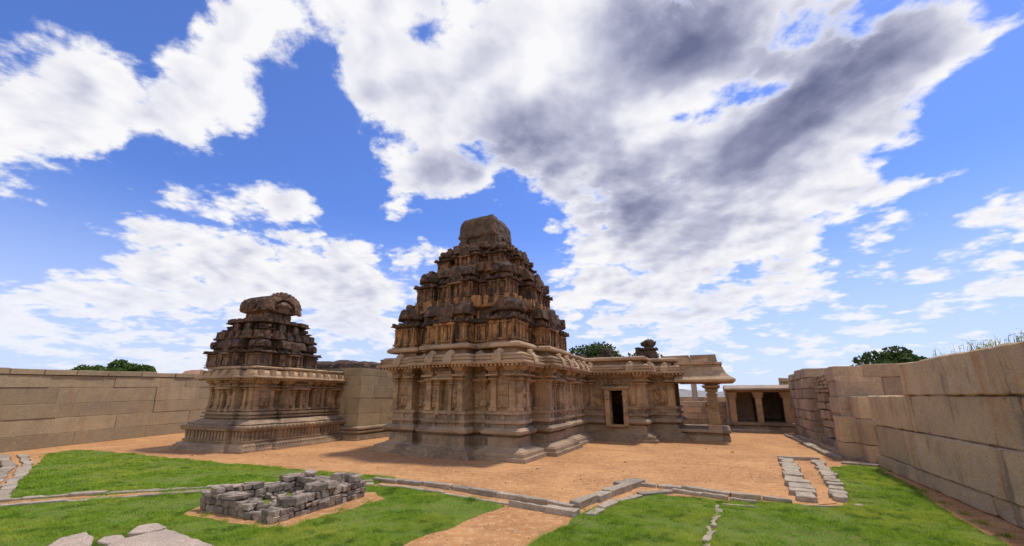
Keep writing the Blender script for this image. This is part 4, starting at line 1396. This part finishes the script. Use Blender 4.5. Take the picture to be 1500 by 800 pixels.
for x0, x1 in ((-.08, 1.9), (1.915, 4.0)):
    mb.loft([[(x0, -.25, 2.80), (x1, -.25, 2.80), (x1, 6.7, 2.80), (x0, 6.7, 2.80)], [(x0, -.30, 2.83), (x1, -.30, 2.83), (x1, 6.7, 2.83), (x0, 6.7, 2.83)], [(x0, -.30, 2.92), (x1, -.30, 2.92), (x1, 6.7, 2.92), (x0, 6.7, 2.92)],
             [(x0, .1, 3.14), (x1, .1, 3.14), (x1, 6.7, 3.16), (x0, 6.7, 3.16)]])
mb.build('roof', M['slab'], GA, rough=dict(size=.3, amp=.02, scale=2, seed=94))
mb = MB()
mb.box(.0, 4.0, 6.2, 6.55, .58, 2.82)
mb.box(3.86, 4.1, .7, 6.3, .58, 2.82)
mb.box(.0, .16, .7, 6.3, .58, 2.82)
mb.box(.2, 1.75, 2.6, 2.95, .58, 2.82)
mb.build('back_wall', M['rubble'], GA, rough=dict(size=.35, amp=.03, scale=2, seed=95))
sbm = MB()
sbm.box(.1, 2.3, -.85, -.35, 0, .2)
tag(sbm.build('step_stone', M['slab'], None, (GX, GY, 0), -TA, dict(size=.2, amp=.02, scale=2.5, seed=96, bevel=.02)), 'long low pale step stone lying before the gallery platform', 'step')

# low wall, arcade, lamp pillar and hills seen through the porch and behind
rnd = random.Random(31)
lm = MB()
stone_run(lm, 9.5, [(0, .5), (.5, 1.0), (1.0, 1.5), (1.5, 1.95)], .8, rnd, lmin=.9, lmax=2.0, gap=.02, jit=.03)
wall_object('low_wall', lm, -2.4, 24.0, 0, M['rubble'], 'low grey block wall seen through the open porch', 'wall', dict(size=.35, amp=.03, scale=2, seed=97, bevel=.015))
ar = MB()
AX, AY = local_to_world(8, 52)
for i in range(14):
    ar.box(i * 1.5 - .18, i * 1.5 + .18, 0, .4, 0, 2.0)
ar.box(-.3, 20, -.1, .6, 1.75, 2.25)
for i in range(14):
    ar.box(i * 1.5 - .45, i * 1.5 + .45, -.05, .5, 1.55, 1.76)
ar.box(-.3, 20, 2.4, 2.8, 0, 2.1)
tag(ar.build('colonnade', M['plinth'], None, (AX - 9, AY, 0), -TA * .5, dict(size=.5, amp=.02, scale=2, seed=98)), 'distant low colonnade of short stone posts, seen through the porch', 'colonnade')
lp = MB()
lp.lathe([(0, .5), (.5, .5), (.52, .28), (5.0, .24), (5.05, .36), (5.2, .36), (5.25, .2)], 8)
d_ = ray_dir(1018, 580)
tag(lp.build('stone_pillar', M['slab'], None, (d_.x / d_.y * 38, 38, 0), 0, dict(size=.4, amp=.02, scale=2, seed=99)), 'slender pale free-standing pillar framed by the porch opening', 'pillar')
rnd = random.Random(33)
rw = MB()
stone_run(rw, 9, [(0, .9), (.9, 1.7), (1.7, 2.4), (2.4, 3.0), (3.0, 3.45), (3.45, 3.8)], 1.0, rnd, lmin=.5, lmax=1.3, gap=.05, jit=.1)
wall_object('rubble_wall', rw, 11.0, 24.3, -.1, M['rubble'], 'weedy rubble wall rising just behind the gallery roof', 'wall', dict(size=.25, amp=.06, scale=2, seed=100, bevel=.03))


def hill_mesh(name, x0, x1, y, h, depth, seed, label):
    nx, ny = 90, 24
    vs, fs = [], []
    for j in range(ny + 1):
        for i in range(nx + 1):
            u, v = i / nx, j / ny
            x = x0 + (x1 - x0) * u
            prof_ = math.sin(math.pi * v) * (.55 + .45 * noise.noise((u * 5 + seed, v * 1.5, seed))) * min(1, 6 * u, 6 * (1 - u))
            z = h * max(0, prof_) + h * .16 * noise.fractal((u * 26, v * 7, seed), 1, 2, 5) * math.sin(math.pi * v)
            vs.append((x, y + depth * v, max(-.5, z) - .3))
    for j in range(ny):
        for i in range(nx):
            a = j * (nx + 1) + i
            fs.append((a, a + 1, a + nx + 2, a + nx + 1))
    o = MB().add(vs, fs).build(name, M['hill'])
    return tag(o, None, None, None, 'structure')


hill_mesh('boulder_hill', 60, 520, 430, 15, 160, 3, '')
bo = MB()
bo.lathe([(-2, 5), (1.5, 5.6), (4, 5.1), (6, 4.0), (7.5, 2.6), (8.2, 1.2)], 14, None, 0, 1.15, .9)
d_ = ray_dir(290, 541)
tag(bo.build('boulder', M['boulder'], None, (d_.x / d_.y * 125, 125, 2.0),   .4, dict(size=1.2, amp=.7, scale=.25, seed=101, rounds=3), True), 'rounded reddish boulder peeking over the left enclosure wall', 'boulder')

# ------------------------------------------------------------------ drains and kerbs
def kerb_run(parent, pts, wd, h0, h1, seed, lmin=.5, lmax=1.1, name='kerb_stone', mat='kerb', side=0.0, big=0.0):
    """Rough slabs laid end to end along a polyline; every slab is a part."""
    rnd_ = random.Random(seed)
    P_ = [Vector((p[0], p[1])) for p in pts]
    for a, b in zip(P_[:-1], P_[1:]):
        L = (b - a).length
        k = max(1, int(L / rnd_.uniform(lmin, lmax) + .5))
        d = (b - a).normalized()
        nrm = Vector((-d.y, d.x))
        cuts = [0] + sorted((i + rnd_.uniform(-.25, .25)) / k for i in range(1, k)) + [1]
        for t0, t1 in zip(cuts[:-1], cuts[1:]):
            ln = (t1 - t0) * L
            c_ = a.lerp(b, (t0 + t1) / 2) + nrm * (side + rnd_.uniform(-.03, .03))
            ww = wd * rnd_.uniform(.75, 1.25) + (big if rnd_.random() < .25 else 0)
            hh = rnd_.uniform(h0, h1)
            mb = MB()
            x0, x1 = -ln / 2 + .012, ln / 2 - .012
            j = lambda s_: rnd_.uniform(-s_, s_)
            base = [(x0 + j(.03), -ww / 2 + j(.04)), (x1 + j(.03), -ww / 2 + j(.04)), (x1 + j(.03), ww / 2 + j(.04)), (x0 + j(.03), ww / 2 + j(.04))]
            mb.loft([[(x, y, -.05) for x, y in base], [(x, y, hh + j(.012)) for x, y in base]])
            mb.build(name, M[mat], parent, (c_.x, c_.y, 0), math.atan2(d.y, d.x), dict(size=.11, amp=.022, scale=6, seed=seed + c_.x, rounds=4, bevel=.01))


def drain(name, label):
    return tag(empty(name), label, 'drain', 'stone drains and edgings round the court')


D1 = drain('stone_drain', 'long narrow drain of two slab rows crossing behind the rubble basin')
kerb_run(D1, [GP(-80, 741), GP(100, 727), GP(300, 715), GP(420, 709), GP(548, 705)], .17, .03, .07, 1, .8, 1.6)
kerb_run(D1, [GP(-80, 750), GP(100, 735), GP(300, 720.5), GP(420, 714), GP(548, 710)], .15, .02, .05, 2, .8, 1.6)
D2 = drain('stone_drain', 'zigzag stone kerb edging the sand court, from basin to slab-lined pit')
kerb_run(D2, [GP(548, 704.5), GP(620, 711), GP(690, 721), GP(760, 733), GP(842, 747)], .18, .09, .13, 3, .6, 1.1)
kerb_run(D2, [GP(842, 746), GP(888, 727), GP(938, 710)], .22, .12, .16, 5, .6, 1.1)
kerb_run(D2, [GP(906, 714), GP(938, 708)], .36, .12, .15, 6, .6, 1.0)
kerb_run(D2, [GP(938, 712), GP(1000, 717), GP(1070, 727), GP(1160, 737)], .17, .07, .11, 7, .5, 1.0)
kerb_run(D2, [GP(552, 711), GP(620, 719), GP(690, 730), GP(745, 740)], .13, .02, .06, 4, .6, 1.1)
kerb_run(D2, [GP(745, 741), GP(800, 750), GP(848, 757)], .17, .11, .15, 8, .8, 1.2)
kerb_run(D2, [GP(860, 756), GP(900, 737), GP(935, 728)], .17, .03, .07, 9, .4, .8)
kerb_run(D2, [GP(935, 726), GP(985, 722)], .2, .04, .07, 10, .5, .8)
kerb_run(D2, [GP(985, 721), GP(1070, 733), GP(1110, 738)], .12, .07, .10, 14, .6, 1.1)
D3 = drain('stone_drain', 'slab-lined rectangular drain pit with sandy floor beside the right lawn')
kerb_run(D3, [GP(1152, 676), GP(1160, 693), GP(1170, 714), GP(1186, 736)], .46, .10, .14, 11, .3, .6)
kerb_run(D3, [GP(1198, 677), GP(1219, 706), GP(1232, 736)], .32, .09, .12, 12, .28, .5)
kerb_run(D3, [GP(1176, 741), GP(1238, 744)], .10, .03, .05, 13, .8, 1.2)
kerb_run(D3, [GP(1140, 673), GP(1200, 675)], .16, .10, .13, 15, .8, 1.2)
D4 = drain('stone_drain', 'slab kerb running along the foot of the far right wall')
kerb_run(D4, [GP(1152, 638), GP(1176, 649), GP(1204, 663), GP(1228, 674)], .3, .10, .14, 16, .7, 1.3)
kerb_run(D4, [GP(1232, 679), GP(1290, 684)], .3, .05, .08, 17, .8, 1.3)
kerb_run(D4, [GP(1240, 674), GP(1284, 676)], .22, .08, .12, 18, .8, 1.3)
kerb_run(D4, [GP(1170, 640), GP(1200, 651), GP(1238, 668)], .35, .06, .13, 19, .25, .5, mat='rubble')
D5 = drain('stone_edging', 'thin broken L-shaped stone edging sunk in the right lawn')
kerb_run(D5, [GP(1056, 740), GP(1106, 744)], .09, .03, .05, 20, .5, .9)
kerb_run(D5, [GP(1054, 742), GP(1046, 762), GP(1040, 780), GP(1033, 806)], .085, .02, .06, 21, .25, .5)
D6 = drain('stone_drain', 'curving slab-lined drain at the foot of the left enclosure wall')
kerb_run(D6, [GP(30, 668), GP(40, 682), GP(30, 697), GP(10, 716), GP(0, 735)], .26, .05, .09, 22, .35, .7)
kerb_run(D6, [GP(2, 668), GP(12, 686), GP(-6, 706), GP(-30, 726)], .3, .05, .1, 23, .5, .9)
for nm, pts in (('drain_bed', [(16, 668), (28, 669), (32, 684), (16, 702), (-4, 726), (-24, 728), (4, 706), (18, 686)]), ('pit_floor', [(1166, 678), (1192, 679), (1226, 738), (1200, 740)])):
    poly_obj(nm, [GP(*p) for p in pts], .014, M['sand'])

# ------------------------------------------------------------------ rubble basin, slabs, loose stones
BX = tag(empty('stone_basin', (-4.57, 8.5, 0), math.atan2(2.06, 1.2) + .10), 'waist-low rectangular basin of rough grey fieldstones, one corner broken down', 'basin')


def basin_wall(x, y, ang, L, thick, hfun, seed, hmax=.46):
    rnd_ = random.Random(seed)
    mb = MB()
    z = 0.0
    while z < hmax:
        ch = rnd_.uniform(.10, .17)
        u = rnd_.uniform(-.03, .03)
        while u < L - .05:
            ln = rnd_.uniform(.10, .34)
            if u + ln > L - .08:
                ln = L - u
            if z + ch * .5 < hfun((u + ln / 2) / L) + rnd_.uniform(-.06, .04):
                nrow = 2
                for r_ in range(nrow):
                    y0 = thick * r_ / nrow
                    y1 = thick * (r_ + 1) / nrow
                    j = lambda s_: rnd_.uniform(-s_, s_) * 1.6
                    vs = []
                    for zz_ in (z + .004, z + ch - .004):
                        vs += [(u + .006 + j(.018), y0 + .004 + j(.02), zz_ + j(.014)), (u + ln - .006 + j(.018), y0 + .004 + j(.02), zz_ + j(.014)), (u + ln - .006 + j(.018), y1 - .004 + j(.02), zz_ + j(.014)), (u + .006 + j(.018), y1 - .004 + j(.02), zz_ + j(.014))]
                    mb.add(vs, [(3, 2, 1, 0), (4, 5, 6, 7), (0, 1, 5, 4), (1, 2, 6, 5), (2, 3, 7, 6), (3, 0, 4, 7)])
            u += ln
        z += ch
    mb.build('basin_wall', M['basin'], BX, (x, y, 0), ang, dict(size=.075, amp=.018, scale=7, seed=seed, bevel=.014, rounds=3))


# local x runs along the right-hand side (away), local y along the left-hand side
BL1, BL2, BT = 2.38, 2.40, .36
basin_wall(0, 0, 0, BL1, BT, lambda t: .20 + .26 * min(1, t * 3.5), 41)
basin_wall(BT, BT + .01, math.pi / 2, BL2 - BT, BT, lambda t: .16 + .27 * min(1, t * 1.3), 42)
basin_wall(BT + .01, BL2 - BT, 0, BL1 - BT - .01, BT, lambda t: .36 + .05 * math.sin(t * 9), 43)
basin_wall(BL1, BT + .01, math.pi / 2, BL2 - 2 * BT - .02, BT, lambda t: .40 + .05 * math.sin(t * 7), 44)


poly_obj('basin_floor', [(-4.57 + x * math.cos(BX.rotation_euler.z) - y * math.sin(BX.rotation_euler.z), 8.5 + x * math.sin(BX.rotation_euler.z) + y * math.cos(BX.rotation_euler.z)) for x, y in ((.2, .2), (2.4, .2), (2.4, 2.0), (.2, 2.0))], .016, M['lawn'])


def bx_world(x, y):
    a = BX.rotation_euler.z
    return (-4.57 + x * math.cos(a) - y * math.sin(a), 8.5 + x * math.sin(a) + y * math.cos(a))


def loose_stone(name, label, cat, x, y, z, sx, sy, sz, rz, mat, seed, group=None, tilt=0.0):
    rnd_ = random.Random(seed)
    mb = MB()
    n_ = 7
    ring = [(math.cos(2 * math.pi * k / n_) * rnd_.uniform(.8, 1.15), math.sin(2 * math.pi * k / n_) * rnd_.uniform(.8, 1.15)) for k in range(n_)]
    mb.loft([[(sx * a * .9, sy * b * .9, 0) for a, b in ring], [(sx * a, sy * b, sz * .5) for a, b in ring], [(sx * a * .85, sy * b * .85, sz) for a, b in ring]])
    o = mb.build(name, M[mat], None, (x, y, z), rz, dict(size=max(.03, sx * .3), amp=min(.03, sx * .1), scale=6 if sx < .5 else 3, seed=seed, rounds=3, bevel=min(.02, sx * .1)))
    o.rotation_euler = (tilt, 0, rz)
    return tag(o, label, cat, group)


fb = MB()
rnd = random.Random(46)
for k in range(150):
    u, v_ = rnd.uniform(.2, 2.2), rnd.uniform(.2, 2.05)
    hgt_ = max(.0, .30 - .28 * math.hypot(u, v_ * .8)) + rnd.uniform(0, .05)
    s_ = rnd.uniform(.03, .10)
    m = Matrix.Translation((u, v_, hgt_)) @ Matrix.Rotation(rnd.uniform(0, 3), 4, 'Z') @ Matrix.Rotation(rnd.uniform(-.5, .5), 4, 'X')
    fb.box(-s_, s_, -s_ * .7, s_ * .7, -.02, s_ * .9, m)
tag(fb.build('rubble_fill', M['basin'], BX, rough=dict(size=.05, amp=.02, scale=9, seed=47, bevel=.012, rounds=2)), None, None, None, 'stuff')
x, y = bx_world(2.25, 1.75)
loose_stone('loose_stone', 'pale tilted stone lying on the basin\'s far rim', 'stone', x, y, .43, .17, .10, .08, .3, 'slab', 51, None, .5)
x, y = bx_world(.45, 2.05)
loose_stone('loose_stone', 'flat pale stone resting on the basin\'s left corner', 'stone', x, y, .40, .16, .12, .05, .8, 'slab', 52)


def slab(label, pts, h, seed):
    """Worn paving slab with the outline given in ground coordinates."""
    cx = sum(p[0] for p in pts) / len(pts)
    cy = sum(p[1] for p in pts) / len(pts)
    loc_ = [(p[0] - cx, p[1] - cy) for p in pts]
    ar_ = sum(loc_[i][0] * loc_[(i + 1) % len(loc_)][1] - loc_[(i + 1) % len(loc_)][0] * loc_[i][1] for i in range(len(loc_)))
    if ar_ < 0:
        loc_.reverse()
    mb = MB()
    mb.loft([[(a, b, -.04) for a, b in loc_], [(a, b, h) for a, b in loc_]])
    o = mb.build('stone_slab', M['slab'], None, (cx, cy, 0), 0, dict(size=.09, amp=.02, scale=4, seed=seed, bevel=.015))
    return tag(o, label, 'slab', 'flat slabs at the front of the lawn')


SLABS = [('largest flat pinkish slab at the front of the lawn', [(165, 802), (243, 784), (306, 806), (340, 830), (120, 835)], .10),
         ('wedge of pinkish slab cracked off behind the largest slab', [(185, 790), (200, 779), (228, 775), (243, 780), (212, 789)], .10),
         ('grey pointed slab left of the largest slab', [(60, 812), (85, 797), (125, 787), (136, 795), (132, 806), (100, 815)], .09),
         ('small worn slab lying between the pointed and largest slabs', [(138, 799), (150, 793), (178, 790), (182, 797), (160, 804)], .07)]
slab_polys = []
for k, (lb, pts, h) in enumerate(SLABS):
    gpts = [GP(*p) for p in pts]
    slab_polys.append(gpts)
    slab(lb, gpts, h, 60 + k)
x, y = GP(1258, 742)
loose_stone('loose_stone', 'small flat tan stone alone on the right lawn', 'stone', x, y, -.01, .13, .09, .05, .4, 'slab', 71)
x, y = GP(788, 687)
loose_stone('loose_stone', 'small dark stone on the sand before the temple corner', 'stone', x, y, -.01, .07, .05, .04, .4, 'basin', 72)
x, y = GP(818, 676)
loose_stone('loose_stone', 'tiny dark pebble on the sand beside the temple base', 'stone', x, y, -.01, .06, .04, .03, .9, 'basin', 73)

# pebbles and grit on the sand, scattered straws and tufts (uncountable)
def grit(name, polys, n, smin, smax, mat, seed, avoid=()):
    rs = np.random.RandomState(seed)
    mb = MB()
    X, Y = rs.uniform(-20, 16, n * 9), rs.uniform(7, 28, n * 9)
    ok = rs.rand(n * 9) < np.minimum(1, (11.0 / Y) ** 1.5)
    for p in avoid:
        ok &= ~inside(X, Y, p)
    for x, y in list(zip(X[ok], Y[ok]))[:n]:
        s_ = rs.uniform(smin, smax) * (2.2 if rs.rand() < .04 else 1)
        a = rs.uniform(0, 6.28)
        m = Matrix.Translation((x, y, 0)) @ Matrix.Rotation(a, 4, 'Z')
        k = [rs.uniform(.6, 1.3) for _ in range(4)]
        mb.add([(-s_ * k[0], -s_ * .7, -.004), (s_ * k[1], -s_ * .6, -.004), (s_ * k[2], s_ * .7, -.004), (-s_ * k[3], s_ * .6, -.004), (-s_ * .4, -s_ * .3, s_ * .7), (s_ * .5, -s_ * .2, s_ * .8), (s_ * .4, s_ * .4, s_ * .6), (-s_ * .4, s_ * .3, s_ * .7)],
               [(4, 5, 6, 7), (0, 1, 5, 4), (1, 2, 6, 5), (2, 3, 7, 6), (3, 0, 4, 7)], m)
    return tag(mb.build(name, mat), None, None, None, 'stuff')


grit('pebbles', None, 1300, .006, .018, M['rubble'], 5, lawns)
grit('sand_clods', None, 1000, .010, .034, M['sand'], 6, lawns)

# grass blades (uncountable)
holes = [apron_pts, wear] + slab_polys
tuft_spots = [GP(*p) for p in [(1338, 716), (1352, 721), (1380, 738), (1412, 754), (1440, 768), (1476, 787), (1300, 690), (300, 757), (330, 766), (372, 772), (405, 776), (450, 766), (500, 748), (540, 737), (130, 662), (560, 725),
                               (1045, 758), (1039, 786), (690, 733), (640, 724), (1236, 712), (1240, 735), (870, 752), (905, 738), (150, 735), (240, 727), (60, 741), (20, 733)]]
for k, (x, y) in enumerate(tuft_spots):
    if k == 0:
        tuft_mb = MB()
    rs_t = random.Random(900 + k)
    for b_ in range(70):
        a = rs_t.uniform(0, 6.28)
        r_ = abs(rs_t.gauss(0, .11))
        bx_, by_ = x + math.cos(a) * r_, y + math.sin(a) * r_
        hh_ = rs_t.uniform(.03, .11)
        a2 = rs_t.uniform(0, 6.28)
        tuft_mb.add([(bx_ - .005, by_, 0), (bx_ + .005, by_, 0), (bx_ + math.cos(a2) * hh_ * .7, by_ + math.sin(a2) * hh_ * .7, hh_)], [(0, 1, 2)])
tag(tuft_mb.build('grass_tufts', M['grass']), None, 'grass', None, 'stuff')
make_grass('grass', lawns[0], holes, 90000, .05, .012, 1)
make_grass('grass', lawns[1], holes, 230000, .05, .009, 2)
make_grass('grass', lawns[2], holes, 230000, .05, .009, 3)

# ------------------------------------------------------------------ trees and plants
def leaf_cloud(n, centres, size, seed):
    """centres: (x, y, z, rx, ry, rz); leaves sit mostly towards the shell of each clump."""
    rs = np.random.RandomState(seed)
    wts = np.array([c[3] * c[4] + c[3] * c[5] for c in centres])
    idx = rs.choice(len(centres), n, p=wts / wts.sum())
    Cc = np.array(centres)[idx]
    d = rs.normal(size=(n, 3))
    d /= np.linalg.norm(d, axis=1)[:, None]
    rad = rs.uniform(.35, 1.08, n) ** .5
    P_ = Cc[:, :3] + d * Cc[:, 3:] * rad[:, None]
    a = rs.normal(size=(n, 3))
    a /= np.linalg.norm(a, axis=1)[:, None]
    b = np.cross(a, rs.normal(size=(n, 3)))
    b /= np.linalg.norm(b, axis=1)[:, None]
    s = size * rs.uniform(.6, 1.4, n)[:, None]
    V_ = np.stack([P_ - a * s - b * s * .45, P_ + a * s * .2 - b * s * .6, P_ + a * s, P_ - a * s * .1 + b * s * .6], 1)
    mb = MB()
    mb.v = [tuple(p) for p in V_.reshape(-1, 3)]
    mb.f = [(4 * i, 4 * i + 1, 4 * i + 2, 4 * i + 3) for i in range(n)]
    return mb


def tree(label, x, y, h, rx, ry, trunk_h, n, leaf, seed, mat='leaf', group=None, clumps=16, flat=.6):
    rnd_ = random.Random(seed)
    t = tag(empty('tree', (x, y, 0)), label, 'tree', 'trees rising beyond the walls')
    cs_ = []
    for k in range(clumps):
        a = rnd_.uniform(0, 2 * math.pi)
        r_ = math.sqrt(rnd_.random()) * .92
        zc = trunk_h + (h - trunk_h) * rnd_.uniform(.15, .85) * (1 - .55 * r_ ** 2)
        s_ = rnd_.uniform(.13, .36)
        cs_.append((math.cos(a) * r_ * rx, math.sin(a) * r_ * ry, zc, s_ * rx, s_ * ry, s_ * (h - trunk_h) * flat))
    leaf_cloud(n, cs_, leaf, seed).build('crown', M[mat], t)
    tm = MB()
    tm.lathe([(-.1, h * .05), (trunk_h * .4, h * .035), (trunk_h, h * .03), (h * .8, h * .012)], 8)
    for c_ in cs_[:8]:
        p0 = Vector((0, 0, trunk_h * .8))
        p1 = Vector(c_[:3])
        ax = (p1 - p0)
        m = Matrix.Translation(p0) @ ax.to_track_quat('Z', 'Y').to_matrix().to_4x4()
        tm.lathe([(0, h * .022), (ax.length, h * .006)], 6, m)
    tm.build('trunk', M['bark'], t)
    return t


dl = lambda px, Y: ray_dir(px, 560).x / ray_dir(px, 560).y * Y
tree('wide rounded green tree rising over the left enclosure wall', dl(158, 45), 45, 6.9, 4.4, 3.0, 2.6, 10000, .17, 1, 'leaf_bright', None, 30)
tree('small low treetop just clearing the left wall, beside the wide tree', dl(86, 46), 46, 5.9, 2.9, 2.4, 2.4, 3500, .15, 2, 'leaf')
tree('broad domed dark green tree behind the temple roof', dl(890, 60), 62, 11.2, 8.6, 6.0, 2.5, 22000, .22, 3, 'leaf', None, 60)
tree('flat-topped green tree above the far right wall', dl(1303, 35), 35, 6.5, 3.4, 3.0, 2.5, 12000, .15, 4, 'leaf', None, 44)


def weeds(name, label, pts, n, h, seed, mat='weed', parent=None, lean=.5):
    rs = random.Random(seed)
    mb = MB()
    for k in range(n):
        x, y, z = pts[k % len(pts)]
        x += rs.gauss(0, .10)
        y += rs.gauss(0, .10)
        a = rs.uniform(0, 2 * math.pi)
        hh = h * rs.uniform(.4, 1.15)
        dx, dy = math.cos(a) * hh * lean * rs.random(), math.sin(a) * hh * lean * rs.random()
        wv = rs.uniform(.004, .011)
        mb.add([(x - wv, y, z), (x + wv, y, z), (x + dx * .5 + wv * .7, y + dy * .5, z + hh * .6), (x + dx * .5 - wv * .7, y + dy * .5, z + hh * .6), (x + dx, y + dy, z + hh)], [(0, 1, 2, 3), (3, 2, 4)])
        for q_ in range(3):
            t = rs.uniform(.25, 1)
            lx, ly, lz = x + dx * t, y + dy * t, z + hh * t
            s_ = rs.uniform(.02, .05) * (h / .4) ** .5
            b = rs.uniform(0, 2 * math.pi)
            mb.add([(lx, ly, lz), (lx + math.cos(b) * s_, ly + math.sin(b) * s_, lz + s_ * .3), (lx + math.cos(b + .5) * s_ * 1.7, ly + math.sin(b + .5) * s_ * 1.7, lz + s_ * .2), (lx + math.cos(b + .9) * s_, ly + math.sin(b + .9) * s_, lz)], [(0, 1, 2, 3)])
    return mb


def wl(y, x=11.55, z=3.3):
    a, b = local_to_world(x, y)
    return (a, b, z)


rs_ = random.Random(8)
tag(weeds('weed_tuft', '', [wl(rs_.uniform(-4.6, -2.2), rs_.uniform(11.4, 12.3)) for _ in range(30)], 260, .24, 1).build('weeds', M['weed']), 'dry weeds growing along the near wall top', 'weeds', None, 'stuff')
tag(weeds('weed_tuft', '', [wl(rs_.uniform(-2.6, .2), rs_.uniform(11.5, 12.2)) for _ in range(12)], 40, .36, 2).build('weeds', M['weed']), 'sparse dry stalks along the near wall top', 'weeds', None, 'stuff')
tag(weeds('weed_tuft', '', [wl(23.9 + rs_.uniform(-.1, .5), rs_.uniform(11.4, 14), 3.35) for _ in range(14)], 160, .4, 3).build('weeds', M['weed']), 'weeds on the rubble wall behind the gallery', 'weeds', None, 'stuff')


def tower_plant(label, lx, ly, z, seed, h=.3, n=60):
    a, b = local_to_world(lx, ly)
    o = weeds('plant', '', [(0, 0, 0)], n, h, seed, lean=1.1).build('plant', M['leaf_bright'], None, (a, b, z))
    return tag(o, label, 'plant')


tower_plant('small green plant at the foot of the tower cap', TX + .55, TY - 1.2, 9.78, 11, .34)
tower_plant('green tuft growing on the tower\'s front middle ledge', TX - .45, TY - 2.55, 7.75, 12, .3)
tower_plant('wispy dark sprig on the tower\'s upper left edge', TX - 1.75, TY - 1.5, 9.2, 13, .38, 16)
